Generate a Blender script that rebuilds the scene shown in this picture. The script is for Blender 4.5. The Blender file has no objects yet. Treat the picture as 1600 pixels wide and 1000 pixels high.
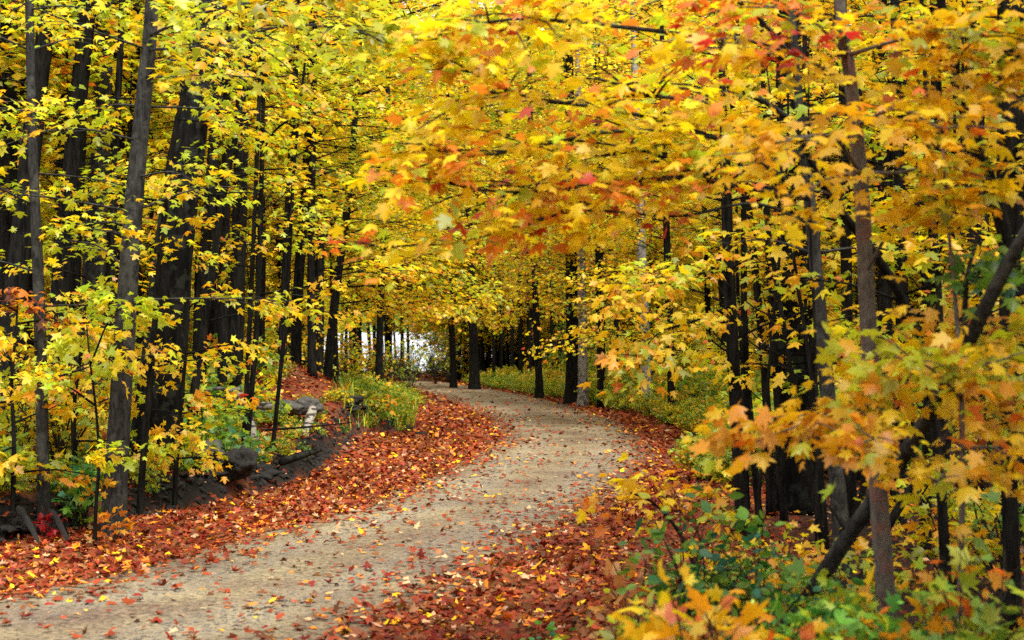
import bpy, bmesh, math
import numpy as np
from mathutils import Vector, noise as mnoise

S = bpy.context.scene
COL = S.collection

# ------------------------------------------------------------------ camera, sky, sun, exposure
CAMZ = 1.7
F = 2222.0
cd = bpy.data.cameras.new('camera')
cd.lens = 50.0; cd.sensor_width = 36.0; cd.clip_end = 4000.0; cd.clip_start = 0.05
cd.dof.use_dof = True; cd.dof.focus_distance = 17.0; cd.dof.aperture_fstop = 2.8
cam = bpy.data.objects.new('camera', cd); COL.objects.link(cam)
cam.location = (0, 0, CAMZ); cam.rotation_euler = (math.radians(90), 0, 0)
S.camera = cam

SUN_EL, SUN_AZ = math.radians(60), math.radians(150)      # azimuth of the sun, clockwise from +Y
w = bpy.data.worlds.new('World'); S.world = w; w.use_nodes = True
nt = w.node_tree; nt.nodes.clear()
out = nt.nodes.new('ShaderNodeOutputWorld'); bg = nt.nodes.new('ShaderNodeBackground')
sky = nt.nodes.new('ShaderNodeTexSky'); sky.sky_type = 'NISHITA'; sky.sun_disc = False
sky.sun_elevation = SUN_EL; sky.sun_rotation = SUN_AZ
mx = nt.nodes.new('ShaderNodeMix'); mx.data_type = 'RGBA'
mx.inputs[0].default_value = 0.8
mx.inputs[7].default_value = (9.2, 9.2, 9.0, 1)           # bright cloud cover over the blue sky
nt.links.new(sky.outputs[0], mx.inputs[6]); nt.links.new(mx.outputs[2], bg.inputs[0])
bg.inputs[1].default_value = 0.1
nt.links.new(bg.outputs[0], out.inputs[0])

sl = bpy.data.lights.new('sun', 'SUN'); sl.energy = 2.8; sl.angle = math.radians(24); sl.color = (1.0, 0.95, 0.86)
so = bpy.data.objects.new('sun', sl); COL.objects.link(so)
sd = Vector((math.sin(SUN_AZ) * math.cos(SUN_EL), math.cos(SUN_AZ) * math.cos(SUN_EL), math.sin(SUN_EL)))
so.rotation_euler = sd.to_track_quat('Z', 'Y').to_euler()

S.view_settings.view_transform = 'Standard'; S.view_settings.look = 'None'
S.view_settings.exposure = 1.52; S.view_settings.gamma = 1.0
S.cycles.max_bounces = 6; S.cycles.diffuse_bounces = 3; S.cycles.transmission_bounces = 3
S.cycles.glossy_bounces = 2; S.cycles.use_denoising = False
S.cycles.caustics_reflective = False; S.cycles.caustics_refractive = False

# ------------------------------------------------------------------ helpers
rng = np.random.default_rng(7)
def A(*a): return np.array(a, dtype=float)
def sstep(a, b, x):
    t = np.clip((np.asarray(x, float) - a) / (b - a), 0, 1); return t * t * (3 - 2 * t)
def at(px, py, d): return A((px - 800) / F * d, d, CAMZ - (py - 500) / F * d)
SLOPE = 0.0225
def gd(py): return CAMZ / ((py - 500) / F - SLOPE)          # distance of the sloping base plane seen at row py
def edge(pts):
    ds = [gd(p[1]) for p in pts]; xs = [(p[0] - 800) / F * d for p, d in zip(pts, ds)]
    o = np.argsort(ds); return np.array(ds)[o], np.array(xs)[o]
GL = edge([(0,935),(200,893),(350,850),(500,815),(600,780),(700,735),(765,700),(782,680),(762,655),(712,630),(680,612),(652,600),(640,590)])
GR = edge([(560,1000),(640,955),(730,915),(850,850),(945,800),(995,760),(1020,720),(1012,690),(972,660),(900,636),(830,619),(740,604),(690,596),(655,589)])
BK = edge([(0,850),(180,815),(290,795),(400,775),(480,745),(560,705),(650,672),(655,640),(640,605),(636,592)])
VG = edge([(950,862),(1060,790),(1112,725),(1104,690),(1005,652),(905,632),(805,614),(722,600),(660,589)])
def ext(e, y, slope0):
    y = np.asarray(y, float); r = np.interp(y, e[0], e[1])
    return np.where(y < e[0][0], e[1][0] - slope0 * (e[0][0] - y), r)
def gl(y): return ext(GL, y, 0.75) - .8 * sstep(46, 72, y)
def gr(y): return ext(GR, y, 0.75)
def bk(y): return ext(BK, y, 0.45) - .8 * sstep(46, 72, y)
def vg(y): return ext(VG, y, 0.12)
MOUND = at(425, 640, 25.0)
def vnoise(x, y, s, seed=0.0):
    x = np.asarray(x, float) * s + seed * 13.7; y = np.asarray(y, float) * s - seed * 7.1
    return (np.sin(x * 1.3 + 1.7 * np.sin(y * 0.9)) + np.sin(y * 1.7 + 1.3 * np.sin(x * 1.1 + 2.0)) + np.sin((x + y) * 2.3 + 0.7)) / 3
def ground(x, y):
    x = np.asarray(x, float); y = np.asarray(y, float)
    z = -SLOPE * np.clip(y, -30, 128)
    s = bk(y) - x
    fade = 1 - sstep(34, 60, y)
    z = z + sstep(0.0, 0.28, s) * (0.30 + 0.07 * vnoise(x, y, 1.4)) * fade
    z = z + np.clip(s - 0.3, 0, 12) * 0.035 * fade
    z = z + 1.15 * np.exp(-((x - MOUND[0]) / 1.35) ** 2 - ((y - 25.5) / 3.0) ** 2)
    z = z + 0.15 * np.exp(-((x + 2.9) / 0.9) ** 2 - ((y - 29) / 4.0) ** 2) * sstep(0, .4, s)
    r = x - vg(y)
    z = z + sstep(0, 1.2, r) * 0.10 * (1 - sstep(50, 80, y)) + np.clip(r - 0.5, 0, 12) * 0.02
    inroad = sstep(-0.2, 0.3, x - gl(y)) * sstep(-0.2, 0.3, gr(y) - x)
    z = z + sstep(.02, .2, s) * (1 - sstep(.5, .9, s)) * fade * (.055 * vnoise(x, y, 4.3, 11) + .04 * vnoise(x, y, 9.0, 12))
    z = z + 0.035 * vnoise(x, y, 1.1, 2) * (1 - inroad) + 0.012 * vnoise(x, y, 3.7, 5) * (1 - 0.6 * inroad)
    # beyond the trees the land dips under the lake and climbs again on the far shore
    z = z - sstep(128, 150, y) * 1.6 + sstep(560, 640, y) * 4.0 + sstep(600, 1100, y) * 40
    return z
def gz(x, y): return float(ground(x, y))

def attr_mat(name): m = bpy.data.materials.new(name); m.use_nodes = True; m.node_tree.nodes.clear(); return m, m.node_tree.nodes, m.node_tree.links

def leaf_material(name, transl=0.56, vary=0.5, rough=0.45, spec=0.035):
    m, n, l = attr_mat(name)
    o = n.new('ShaderNodeOutputMaterial'); a = n.new('ShaderNodeAttribute'); a.attribute_name = 'leaf_colour'
    oi = n.new('ShaderNodeObjectInfo'); hs = n.new('ShaderNodeHueSaturation')
    mr = n.new('ShaderNodeMapRange'); mr.inputs[3].default_value = 0.5 - 0.022 * vary; mr.inputs[4].default_value = 0.5 + 0.022 * vary
    mv = n.new('ShaderNodeMapRange'); mv.inputs[3].default_value = 1 - 0.25 * vary; mv.inputs[4].default_value = 1 + 0.12 * vary
    l.new(oi.outputs['Random'], mr.inputs[0]); l.new(oi.outputs['Random'], mv.inputs[0])
    tc = n.new('ShaderNodeTexCoord'); nz = n.new('ShaderNodeTexNoise'); nz.inputs['Scale'].default_value = 13; nz.inputs['Detail'].default_value = 2
    l.new(tc.outputs['Object'], nz.inputs['Vector'])
    bl = n.new('ShaderNodeMix'); bl.data_type = 'RGBA'; bl.blend_type = 'MULTIPLY'; bl.inputs[0].default_value = 0.3
    cr = n.new('ShaderNodeValToRGB'); cr.color_ramp.elements[0].position = 0.3; cr.color_ramp.elements[0].color = (0.55, 0.42, 0.3, 1)
    cr.color_ramp.elements[1].position = 0.62; cr.color_ramp.elements[1].color = (1, 1, 1, 1)
    l.new(nz.outputs['Fac'], cr.inputs[0]); l.new(a.outputs['Color'], bl.inputs[6]); l.new(cr.outputs[0], bl.inputs[7])
    l.new(bl.outputs[2], hs.inputs['Color']); l.new(mr.outputs[0], hs.inputs['Hue']); l.new(mv.outputs[0], hs.inputs['Value'])
    d = n.new('ShaderNodeBsdfDiffuse'); t = n.new('ShaderNodeBsdfTranslucent'); g = n.new('ShaderNodeBsdfGlossy'); g.inputs['Roughness'].default_value = rough
    m1 = n.new('ShaderNodeMixShader'); m1.inputs[0].default_value = transl; m2 = n.new('ShaderNodeMixShader'); m2.inputs[0].default_value = spec
    l.new(hs.outputs[0], d.inputs[0]); l.new(hs.outputs[0], t.inputs[0])
    l.new(d.outputs[0], m1.inputs[1]); l.new(t.outputs[0], m1.inputs[2]); l.new(m1.outputs[0], m2.inputs[1]); l.new(g.outputs[0], m2.inputs[2])
    l.new(m2.outputs[0], o.inputs[0]); return m

def bark_material(name, dark, light, scale=9.0, stretch=0.16, bump=0.8, spots=None, spot_amt=0.6, bands=False):
    m, n, l = attr_mat(name)
    o = n.new('ShaderNodeOutputMaterial'); p = n.new('ShaderNodeBsdfPrincipled'); p.inputs['Roughness'].default_value = 0.95
    p.inputs['Specular IOR Level'].default_value = 0.04
    tc = n.new('ShaderNodeTexCoord'); mp = n.new('ShaderNodeMapping'); mp.inputs['Scale'].default_value = (1, 1, stretch)
    l.new(tc.outputs['Object'], mp.inputs[0])
    nz = n.new('ShaderNodeTexNoise'); nz.inputs['Scale'].default_value = scale * 3; nz.inputs['Detail'].default_value = 6; nz.inputs['Roughness'].default_value = 0.65
    l.new(mp.outputs[0], nz.inputs['Vector'])
    vo = n.new('ShaderNodeTexVoronoi'); vo.feature = 'DISTANCE_TO_EDGE'; vo.inputs['Scale'].default_value = scale * 2.2
    l.new(mp.outputs[0], vo.inputs['Vector'])
    cr = n.new('ShaderNodeValToRGB'); cr.color_ramp.elements[0].position = 0.35; cr.color_ramp.elements[1].position = 0.68
    cr.color_ramp.elements[0].color = (*dark, 1); cr.color_ramp.elements[1].color = (*light, 1)
    l.new(nz.outputs['Fac'], cr.inputs[0]); c = cr.outputs[0]
    if spots:
        n2 = n.new('ShaderNodeTexNoise'); n2.inputs['Scale'].default_value = 7 if not bands else 3.2; n2.inputs['Detail'].default_value = 4
        if bands:
            mp2 = n.new('ShaderNodeMapping'); mp2.inputs['Scale'].default_value = (2.5, 2.5, 8); l.new(tc.outputs['Object'], mp2.inputs[0]); l.new(mp2.outputs[0], n2.inputs['Vector'])
        else: l.new(tc.outputs['Object'], n2.inputs['Vector'])
        r2 = n.new('ShaderNodeValToRGB'); r2.color_ramp.elements[0].position = 0.47 if bands else 0.52; r2.color_ramp.elements[1].position = 0.53 if bands else 0.60
        r2.color_ramp.elements[1].color = (spot_amt,) * 3 + (1,)
        l.new(n2.outputs['Fac'], r2.inputs[0])
        mm = n.new('ShaderNodeMix'); mm.data_type = 'RGBA'; mm.inputs[7].default_value = (*spots, 1)
        l.new(r2.outputs[0], mm.inputs[0]); l.new(c, mm.inputs[6]); c = mm.outputs[2]
    l.new(c, p.inputs['Base Color'])
    ad = n.new('ShaderNodeMath'); ad.operation = 'ADD'; l.new(nz.outputs['Fac'], ad.inputs[0]); l.new(vo.outputs['Distance'], ad.inputs[1])
    b = n.new('ShaderNodeBump'); b.inputs['Strength'].default_value = bump; b.inputs['Distance'].default_value = 0.03
    l.new(ad.outputs[0], b.inputs['Height']); l.new(b.outputs[0], p.inputs['Normal']); l.new(p.outputs[0], o.inputs[0]); return m

M_LEAF = leaf_material('leaf_translucent')
M_LITTER = leaf_material('leaf_litter', transl=0.1, vary=0.0, rough=0.5, spec=0.02)
M_GREEN = leaf_material('green_plant_leaf', transl=0.3, vary=0.6)
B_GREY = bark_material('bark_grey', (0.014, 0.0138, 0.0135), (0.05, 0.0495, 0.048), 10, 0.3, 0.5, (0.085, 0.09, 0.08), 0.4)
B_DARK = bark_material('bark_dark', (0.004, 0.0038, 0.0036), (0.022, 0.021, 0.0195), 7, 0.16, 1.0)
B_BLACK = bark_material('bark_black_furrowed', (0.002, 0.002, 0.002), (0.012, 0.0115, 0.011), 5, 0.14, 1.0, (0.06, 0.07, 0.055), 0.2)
B_SPECK = bark_material('bark_speckled', (0.06, 0.055, 0.05), (0.15, 0.135, 0.12), 12, 0.4, 0.4, (0.15, 0.075, 0.065), 0.7)
B_BIRCH = bark_material('bark_birch', (0.20, 0.18, 0.155), (0.33, 0.30, 0.26), 12, 1.0, 0.4, (0.03, 0.026, 0.022), 0.95, bands=True)
B_PALE = bark_material('bark_pale', (0.16, 0.15, 0.14), (0.34, 0.32, 0.30), 9, 0.5, 0.5, (0.05, 0.05, 0.045), 0.8)
B_TWIG = bark_material('bark_twig', (0.016, 0.013, 0.011), (0.055, 0.045, 0.038), 14, 0.5, 0.3)

# ---- mesh accumulation
class MB:
    def __init__(s): s.v = []; s.n = 0; s.q = []; s.t = []; s.c = []; s.hascol = False
    def add(s, v, quads=None, tris=None, col=None):
        v = np.asarray(v, float).reshape(-1, 3)
        if quads is not None and len(quads): s.q.append(np.asarray(quads, np.int64) + s.n)
        if tris is not None and len(tris): s.t.append(np.asarray(tris, np.int64) + s.n)
        s.c.append(np.zeros((len(v), 3)) if col is None else col); s.hascol |= col is not None
        s.v.append(v); s.n += len(v)
    def mesh(s, name, mat, smooth=True):
        me = bpy.data.meshes.new(name); v = np.concatenate(s.v)
        q = np.concatenate(s.q) if s.q else np.zeros((0, 4), np.int64); t = np.concatenate(s.t) if s.t else np.zeros((0, 3), np.int64)
        me.vertices.add(len(v)); me.vertices.foreach_set('co', v.astype(np.float32).ravel())
        lp = np.concatenate([q.ravel(), t.ravel()]).astype(np.int32)
        me.loops.add(len(lp)); me.loops.foreach_set('vertex_index', lp)
        st = np.concatenate([np.arange(len(q)) * 4, len(q) * 4 + np.arange(len(t)) * 3]).astype(np.int32)
        me.polygons.add(len(st)); me.polygons.foreach_set('loop_start', st)
        me.polygons.foreach_set('use_smooth', np.full(len(st), smooth))
        if s.hascol:
            a = me.attributes.new('leaf_colour', 'FLOAT_COLOR', 'POINT')
            c = np.concatenate(s.c); c = np.concatenate([c, np.ones((len(c), 1))], 1)
            a.data.foreach_set('color', c.astype(np.float32).ravel())
        me.update(calc_edges=True); me.validate(); me.materials.append(mat); return me

def link(name, data, parent=None, loc=None):
    o = bpy.data.objects.new(name, data); COL.objects.link(o)
    if parent is not None: o.parent = parent
    if loc is not None: o.location = loc
    return o
def tag(o, label, cat, group=None, kind=None):
    if label: o['label'] = label
    if cat: o['category'] = cat
    if group: o['group'] = group
    if kind: o['kind'] = kind
    return o

def norm(a): return a / np.maximum(np.linalg.norm(a, axis=-1, keepdims=True), 1e-9)

def resample(pts, n):
    """Smooth curve (Catmull-Rom) through the points."""
    p = np.asarray(pts, float); k = len(p)
    e = np.vstack([2 * p[0] - p[1], p, 2 * p[-1] - p[-2]])
    u = np.linspace(0, k - 1, n); i = np.minimum(u.astype(int), k - 2); t = (u - i)[:, None]
    p0, p1, p2, p3 = e[i], e[i + 1], e[i + 2], e[i + 3]
    return 0.5 * (2 * p1 + (p2 - p0) * t + (2 * p0 - 5 * p1 + 4 * p2 - p3) * t ** 2 + (3 * p1 - p0 - 3 * p2 + p3) * t ** 3)

def tube(mb, pts, rad, sides=6, lump=0.0, seed=0.0):
    pts = np.asarray(pts, float); rad = np.asarray(rad, float); n = len(pts)
    tg = norm(np.gradient(pts, axis=0))
    ref = A(1, 0.13, 0.07) if abs(tg[:, 2]).mean() > 0.7 else A(0.05, 0.08, 1)
    u = norm(np.cross(tg, ref)); v = np.cross(tg, u)
    th = np.arange(sides) / sides * 2 * np.pi
    R = rad[:, None] * np.ones(sides)[None]
    if lump:
        zz = np.arange(n)[:, None]
        R = R * (1 + lump * (np.sin(th * 3 + zz * .35 + seed) * .5 + np.sin(th * 5 - zz * .8 + seed * 2) * .35 + np.sin(th * 2 + zz * 1.7 + seed) * .4))
    P = pts[:, None] + R[..., None] * (np.cos(th)[None, :, None] * u[:, None] + np.sin(th)[None, :, None] * v[:, None])
    i = np.arange(n - 1)[:, None] * sides; j = np.arange(sides)[None]; j2 = (j + 1) % sides
    q = np.stack([i + j, i + j2, i + sides + j2, i + sides + j], -1).reshape(-1, 4)
    V = P.reshape(-1, 3); cap = np.vstack([pts[0], pts[-1]]); k = len(V)
    jj = np.arange(sides); t1 = np.stack([np.full(sides, k), (jj + 1) % sides, jj], 1); b = (n - 1) * sides
    t2 = np.stack([np.full(sides, k + 1), b + jj, b + (jj + 1) % sides], 1)
    mb.add(np.vstack([V, cap]), q, np.vstack([t1, t2]))

# ---- leaf shapes: unit length along +y, folded along the midrib
def mirror_outline(right):
    r = [p for p in right]; lft = [(-x, y) for x, y in r[::-1] if x > 0]
    return r + lft
def star(right, c=(0, .38), fold=.28, cup=.25):
    o = np.array([c] + mirror_outline(right), float); k = len(o) - 1
    z = -fold * np.abs(o[:, 0]) - cup * (o[:, 1] - c[1]) ** 2
    V = np.column_stack([o[:, 0], o[:, 1], z]); i = np.arange(k)
    return V, np.stack([np.zeros(k, int), 1 + i, 1 + (i + 1) % k], 1)
T_HI = star([(0, .09), (.20, .01), (.45, .08), (.31, .25), (.44, .36), (.64, .57), (.41, .55), (.21, .52), (.28, .75), (.13, .80), (0, 1.06)])
def stalk(T, n=.38):
    V, F3 = T; k = len(V)
    return np.vstack([V, [[-.018, .10, -.01], [.018, .10, -.01], [.05, -n, -.10]]]), np.vstack([F3, [[k, k + 1, k + 2]]])
T_HI = stalk(T_HI)
T_MID = star([(0, .08), (.40, .06), (.29, .29), (.62, .58), (.20, .54), (.20, .80), (0, 1.06)])
T_LOW = (np.array([[0, 0, 0], [.48, .42, -.12], [0, 1, -.12], [-.48, .42, -.12], [.0, .5, 0]], float), np.array([[0, 1, 4], [1, 2, 4], [2, 3, 4], [3, 0, 4]]))
T_TINY = (np.array([[0, 0, 0], [.5, .42, -.1], [0, 1, -.1], [-.5, .42, -.1]], float), np.array([[0, 1, 2], [0, 2, 3]]))
T_OVAL = star([(0, 0), (.20, .18), (.30, .42), (.22, .72), (0, 1.0)], c=(0, .45), fold=.25)

def add_leaves(mb, pos, dr, nr, size, col, T, wild=0.6):
    N = len(pos)
    if N == 0: return
    dr = norm(dr); nr = norm(nr - dr * (nr * dr).sum(1, keepdims=True)); sd = np.cross(dr, nr)
    V, F3 = T; k = len(V)
    cz = 1 + 1.5 * wild * rng.normal(size=(N, 1)); sx = rng.uniform(.75, 1.12, (N, 1))
    L = V[None] * np.ones((N, 1, 1)); L[..., 0] *= sx; L[..., 2] *= cz
    L[..., 2] += rng.normal(0, .10 * wild, (N, 1)) * L[..., 0] + rng.normal(0, .02 * wild, L.shape[:2])
    L = L * np.asarray(size).reshape(-1, 1, 1)
    P = pos[:, None] + L[..., :1] * sd[:, None] + L[..., 1:2] * dr[:, None] + L[..., 2:] * nr[:, None]
    f = (F3[None] + (np.arange(N) * k)[:, None, None]).reshape(-1, 3)
    mb.add(P.reshape(-1, 3), tris=f, col=np.repeat(col, k, axis=0))

C = dict(yellow=(.90, .63, .010), gold=(.88, .52, .010), amber=(.78, .37, .012), orange=(.78, .22, .02), red=(.50, .04, .02),
         lime=(.52, .59, .02), ygreen=(.36, .44, .02), green=(.15, .32, .03), deep=(.06, .20, .03), teal=(.03, .15, .075),
         tan=(.55, .28, .07), brown=(.17, .06, .02), pale=(.55, .33, .17), rust=(.235, .040, .011), crimson=(.17, .015, .009), salmon=(.34, .13, .045))
def pal(**k):
    return [np.array(C[c]) for c in k], np.array(list(k.values()), float) / sum(k.values())
P_LEFT = pal(yellow=5, lime=3.8, gold=2.2, ygreen=1.7, amber=.7, orange=.3)
P_LIME = pal(lime=6, yellow=2.4, ygreen=2.6, gold=.5)
P_GOLD = pal(yellow=6, gold=3.4, lime=1.8, amber=.9, orange=.5, red=.05)
P_OVER = pal(yellow=8.5, gold=.8, orange=3.0, lime=1.6, amber=.1, red=.65, ygreen=.3)
P_AMBER = pal(amber=1.8, gold=3.2, yellow=4.4, orange=.5, lime=1.2, ygreen=1, brown=.2)
P_RIGHT = pal(amber=1.6, gold=3.5, yellow=3.5, lime=2.4, ygreen=2, orange=.4)
P_FAR = pal(yellow=4, gold=3.2, amber=1.2, lime=2, ygreen=2, green=.8, orange=.4)
P_MIX = pal(ygreen=3, lime=2.2, gold=1.5, amber=1.2, green=2.4, yellow=.8, rust=.3)
P_GREEN = pal(green=4, deep=2.5, ygreen=1.3, teal=1.2)
P_SHRUB = pal(ygreen=4.5, lime=2.2, green=3.2, gold=1.0, yellow=.6)
P_RED = pal(rust=3, orange=3, amber=2)
P_LITTER = pal(rust=6, crimson=2.4, brown=3.8, orange=.8, salmon=.8, pale=.8, amber=.5, yellow=.12)

def colours(palette, n, group=None, jitter=.14):
    cs, p = palette
    i = rng.choice(len(cs), size=n, p=p)
    if group is not None:                     # leaves of one twig tend to share a colour
        gi = rng.choice(len(cs), size=int(group.max()) + 1, p=p)
        i = np.where(rng.random(n) < .5, gi[group], i)
    c = np.array(cs)[i]
    return np.clip(c * (1 + rng.normal(0, jitter, (n, 1))) * (1 + rng.normal(0, .06, (n, 3))), .004, .92)

def spray(wood, crown, A0, B0, width, nleaf, size, palette, T, r0=.012, sag=.06, thick=.06, tilt=.55, bare=.22, ntw=None, curve=None, twig_sides=3):
    """A branch from A0 to B0 with side twigs lying in a loose plane and leaves hanging from them."""
    A0 = np.asarray(A0, float); B0 = np.asarray(B0, float)
    L = np.linalg.norm(B0 - A0); ax = (B0 - A0) / L
    if curve is None:
        mid = (A0 + B0) / 2 + A(0, 0, sag * L) + rng.normal(0, .035 * L, 3); P = resample([A0, mid, B0], 9)
    else: P = resample(curve, 4 * len(curve) + 2)
    m = len(P)
    if r0 > 0: tube(wood, P, np.linspace(r0, r0 * .22, m), 5 if r0 > .012 else 4)
    lat = norm(np.cross(ax, A(0, 0, 1)) + 1e-6)
    ntw = ntw or max(4, int(L * 5))
    tp = np.sort(rng.uniform(bare, 1.0, ntw)); side = np.where(np.arange(ntw) % 2, 1, -1)
    shape = np.sin(np.clip((tp - bare) / (1.06 - bare), 0, 1) * np.pi * .86 + .35) * .9 + .12
    base = np.array([np.interp(tp * (m - 1), np.arange(m), P[:, k]) for k in range(3)]).T
    tdir = norm(ax[None] * rng.uniform(.5, 1.0, (ntw, 1)) + side[:, None] * lat[None] * rng.uniform(.5, 1.1, (ntw, 1)) + A(0, 0, 1) * rng.normal(.02, .22, (ntw, 1)))
    tl = width * shape * rng.uniform(.6, 1.15, ntw)
    tip = base + tdir * tl[:, None] - A(0, 0, 1) * (tl[:, None] ** 2) * .22
    if r0 > 0:
        for b, t_, l_ in zip(base, tip, tl):
            md = (b + t_) / 2 + A(0, 0, .05 * l_); tube(wood, np.vstack([b, md, t_]), [r0 * .38, r0 * .27, r0 * .12], twig_sides)
    g = rng.integers(0, ntw, nleaf); u = rng.uniform(.18, 1.05, nleaf) ** .8
    pos = base[g] + (tip[g] - base[g]) * u[:, None] + rng.normal(0, thick, (nleaf, 3)) * A(1, 1, .75)
    sp = rng.uniform(-1, 1, (nleaf, 1))
    lowf = 1 - sstep(1.4, 2.6, pos[:, 2:3] + A0[2] * 0)
    dr = tdir[g] * .7 + lat[None] * sp * .9 + rng.normal(0, .3, (nleaf, 3)) * A(1, 1, .6) - A(0, 0, 1) * (rng.uniform(.0, .42, (nleaf, 1)) + .4 * lowf * rng.random((nleaf, 1)))
    nr = A(0, 0, 1) + rng.normal(0, 1, (nleaf, 3)) * (tilt * (.62 + .5 * lowf))
    add_leaves(crown, pos, dr, nr, size * rng.uniform(.5, 1.25, nleaf), colours(palette, nleaf, g), T)

def trunk_from(pts_px, wid_px, ground_base=True, top_ext=3.0):
    """Trunk centre line from (px, py, distance) marks and widths; it carries on above the frame."""
    P = [at(*p) for p in pts_px]; R = [w_ / 2 / F * p[2] for w_, p in zip(wid_px, pts_px)]
    if ground_base:
        b = P[0]; z = gz(b[0], b[1])
        dirn = P[0] - P[1]
        if abs(z - b[2]) > .05:
            b2 = b.copy(); b2[2] = z - .08; b2[:2] += dirn[:2] / max(abs(dirn[2]), .3) * min(abs(b[2] - z), .6) * np.sign(b[2] - z) * .5
            if b[2] > z: P.insert(0, b2); R.insert(0, R[0] * 1.15)
            else: P[0] = b2
        else: P[0][2] = z - .08
    if top_ext:
        d = norm(P[-1] - P[-2]); d = norm(d + A(0, 0, .5)); P.append(P[-1] + d * top_ext); R.append(R[-1] * .55)
    return P, R

def trunk_mesh(wood, P, R, sides=10, lump=.06, flare=True):
    n = max(14, int(sum(np.linalg.norm(np.diff(np.array(P), axis=0), axis=1)) * 3.2))
    pp = resample(P, n); k = len(R); rr = np.interp(np.linspace(0, k - 1, n), np.arange(k), R)
    if flare:
        h = pp[:, 2] - pp[0, 2]; rr = rr * (1 + .32 * np.exp(-h / (rr[0] * 2.2)))
    tube(wood, pp, rr, sides, lump, float(rng.uniform(0, 6)))
    return pp, rr

def finish(name, label, cat, wood, crown, base, bark, leafmat=None, group=None, extra=None, trunk_name='trunk', crown_name='crown'):
    base = np.asarray(base, float)
    e = link(name, None, loc=base); e.empty_display_size = .2; tag(e, label, cat, group)
    def part(pn, mb, mat):
        mb.v = [v - base for v in mb.v]; return link(pn, mb.mesh(pn, mat), e)
    if wood is not None and wood.n: part(trunk_name, wood, bark)
    if crown is not None and crown.n: part(crown_name, crown, leafmat or M_LEAF)
    for pn, mb, mat in (extra or []): part(pn, mb, mat)
    return e

def copy_tree(src, loc, rz=0., sc=1., label=None, group=None, tilt=(0, 0)):
    e = src.copy(); COL.objects.link(e); e.location = loc; e.rotation_euler = (tilt[0], tilt[1], rz)
    e.scale = (sc, sc, sc) if np.isscalar(sc) else sc
    if label: e['label'] = label
    if group: e['group'] = group
    for ch in src.children:
        c = ch.copy(); COL.objects.link(c); c.parent = e
    return e

# ------------------------------------------------------------------ ground, road, lake
def ground_material():
    m, n, l = attr_mat('forest_floor')
    o = n.new('ShaderNodeOutputMaterial'); p = n.new('ShaderNodeBsdfPrincipled'); p.inputs['Roughness'].default_value = 0.95
    p.inputs['Specular IOR Level'].default_value = 0.15
    tc = n.new('ShaderNodeTexCoord'); a = n.new('ShaderNodeAttribute'); a.attribute_name = 'leaf_colour'
    vo = n.new('ShaderNodeTexVoronoi'); vo.inputs['Scale'].default_value = 11; vo.inputs['Randomness'].default_value = 1
    nz = n.new('ShaderNodeTexNoise'); nz.inputs['Scale'].default_value = 6; nz.inputs['Detail'].default_value = 6
    l.new(tc.outputs['Object'], vo.inputs['Vector']); l.new(tc.outputs['Object'], nz.inputs['Vector'])
    cr = n.new('ShaderNodeValToRGB'); e = cr.color_ramp.elements
    e[0].position = 0; e[0].color = (.06, .012, .008, 1); e[1].position = 1; e[1].color = (.30, .09, .035, 1)
    x = e.new(.35); x.color = (.20, .035, .015, 1); x = e.new(.7); x.color = (.13, .05, .02, 1)
    l.new(vo.outputs['Color'], cr.inputs[0])
    soil = n.new('ShaderNodeValToRGB'); s = soil.color_ramp.elements
    s[0].position = .3; s[0].color = (.003, .0027, .0025, 1); s[1].position = .75; s[1].color = (.018, .014, .011, 1)
    l.new(nz.outputs['Fac'], soil.inputs[0])
    mx_ = n.new('ShaderNodeMix'); mx_.data_type = 'RGBA'
    sep = n.new('ShaderNodeSeparateColor'); l.new(a.outputs['Color'], sep.inputs[0])
    l.new(sep.outputs[0], mx_.inputs[0]); l.new(cr.outputs[0], mx_.inputs[6]); l.new(soil.outputs[0], mx_.inputs[7])
    l.new(mx_.outputs[2], p.inputs['Base Color'])
    b = n.new('ShaderNodeBump'); b.inputs['Strength'].default_value = .8; b.inputs['Distance'].default_value = .05
    l.new(nz.outputs['Fac'], b.inputs['Height']); l.new(b.outputs[0], p.inputs['Normal']); l.new(p.outputs[0], o.inputs[0]); return m

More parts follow.
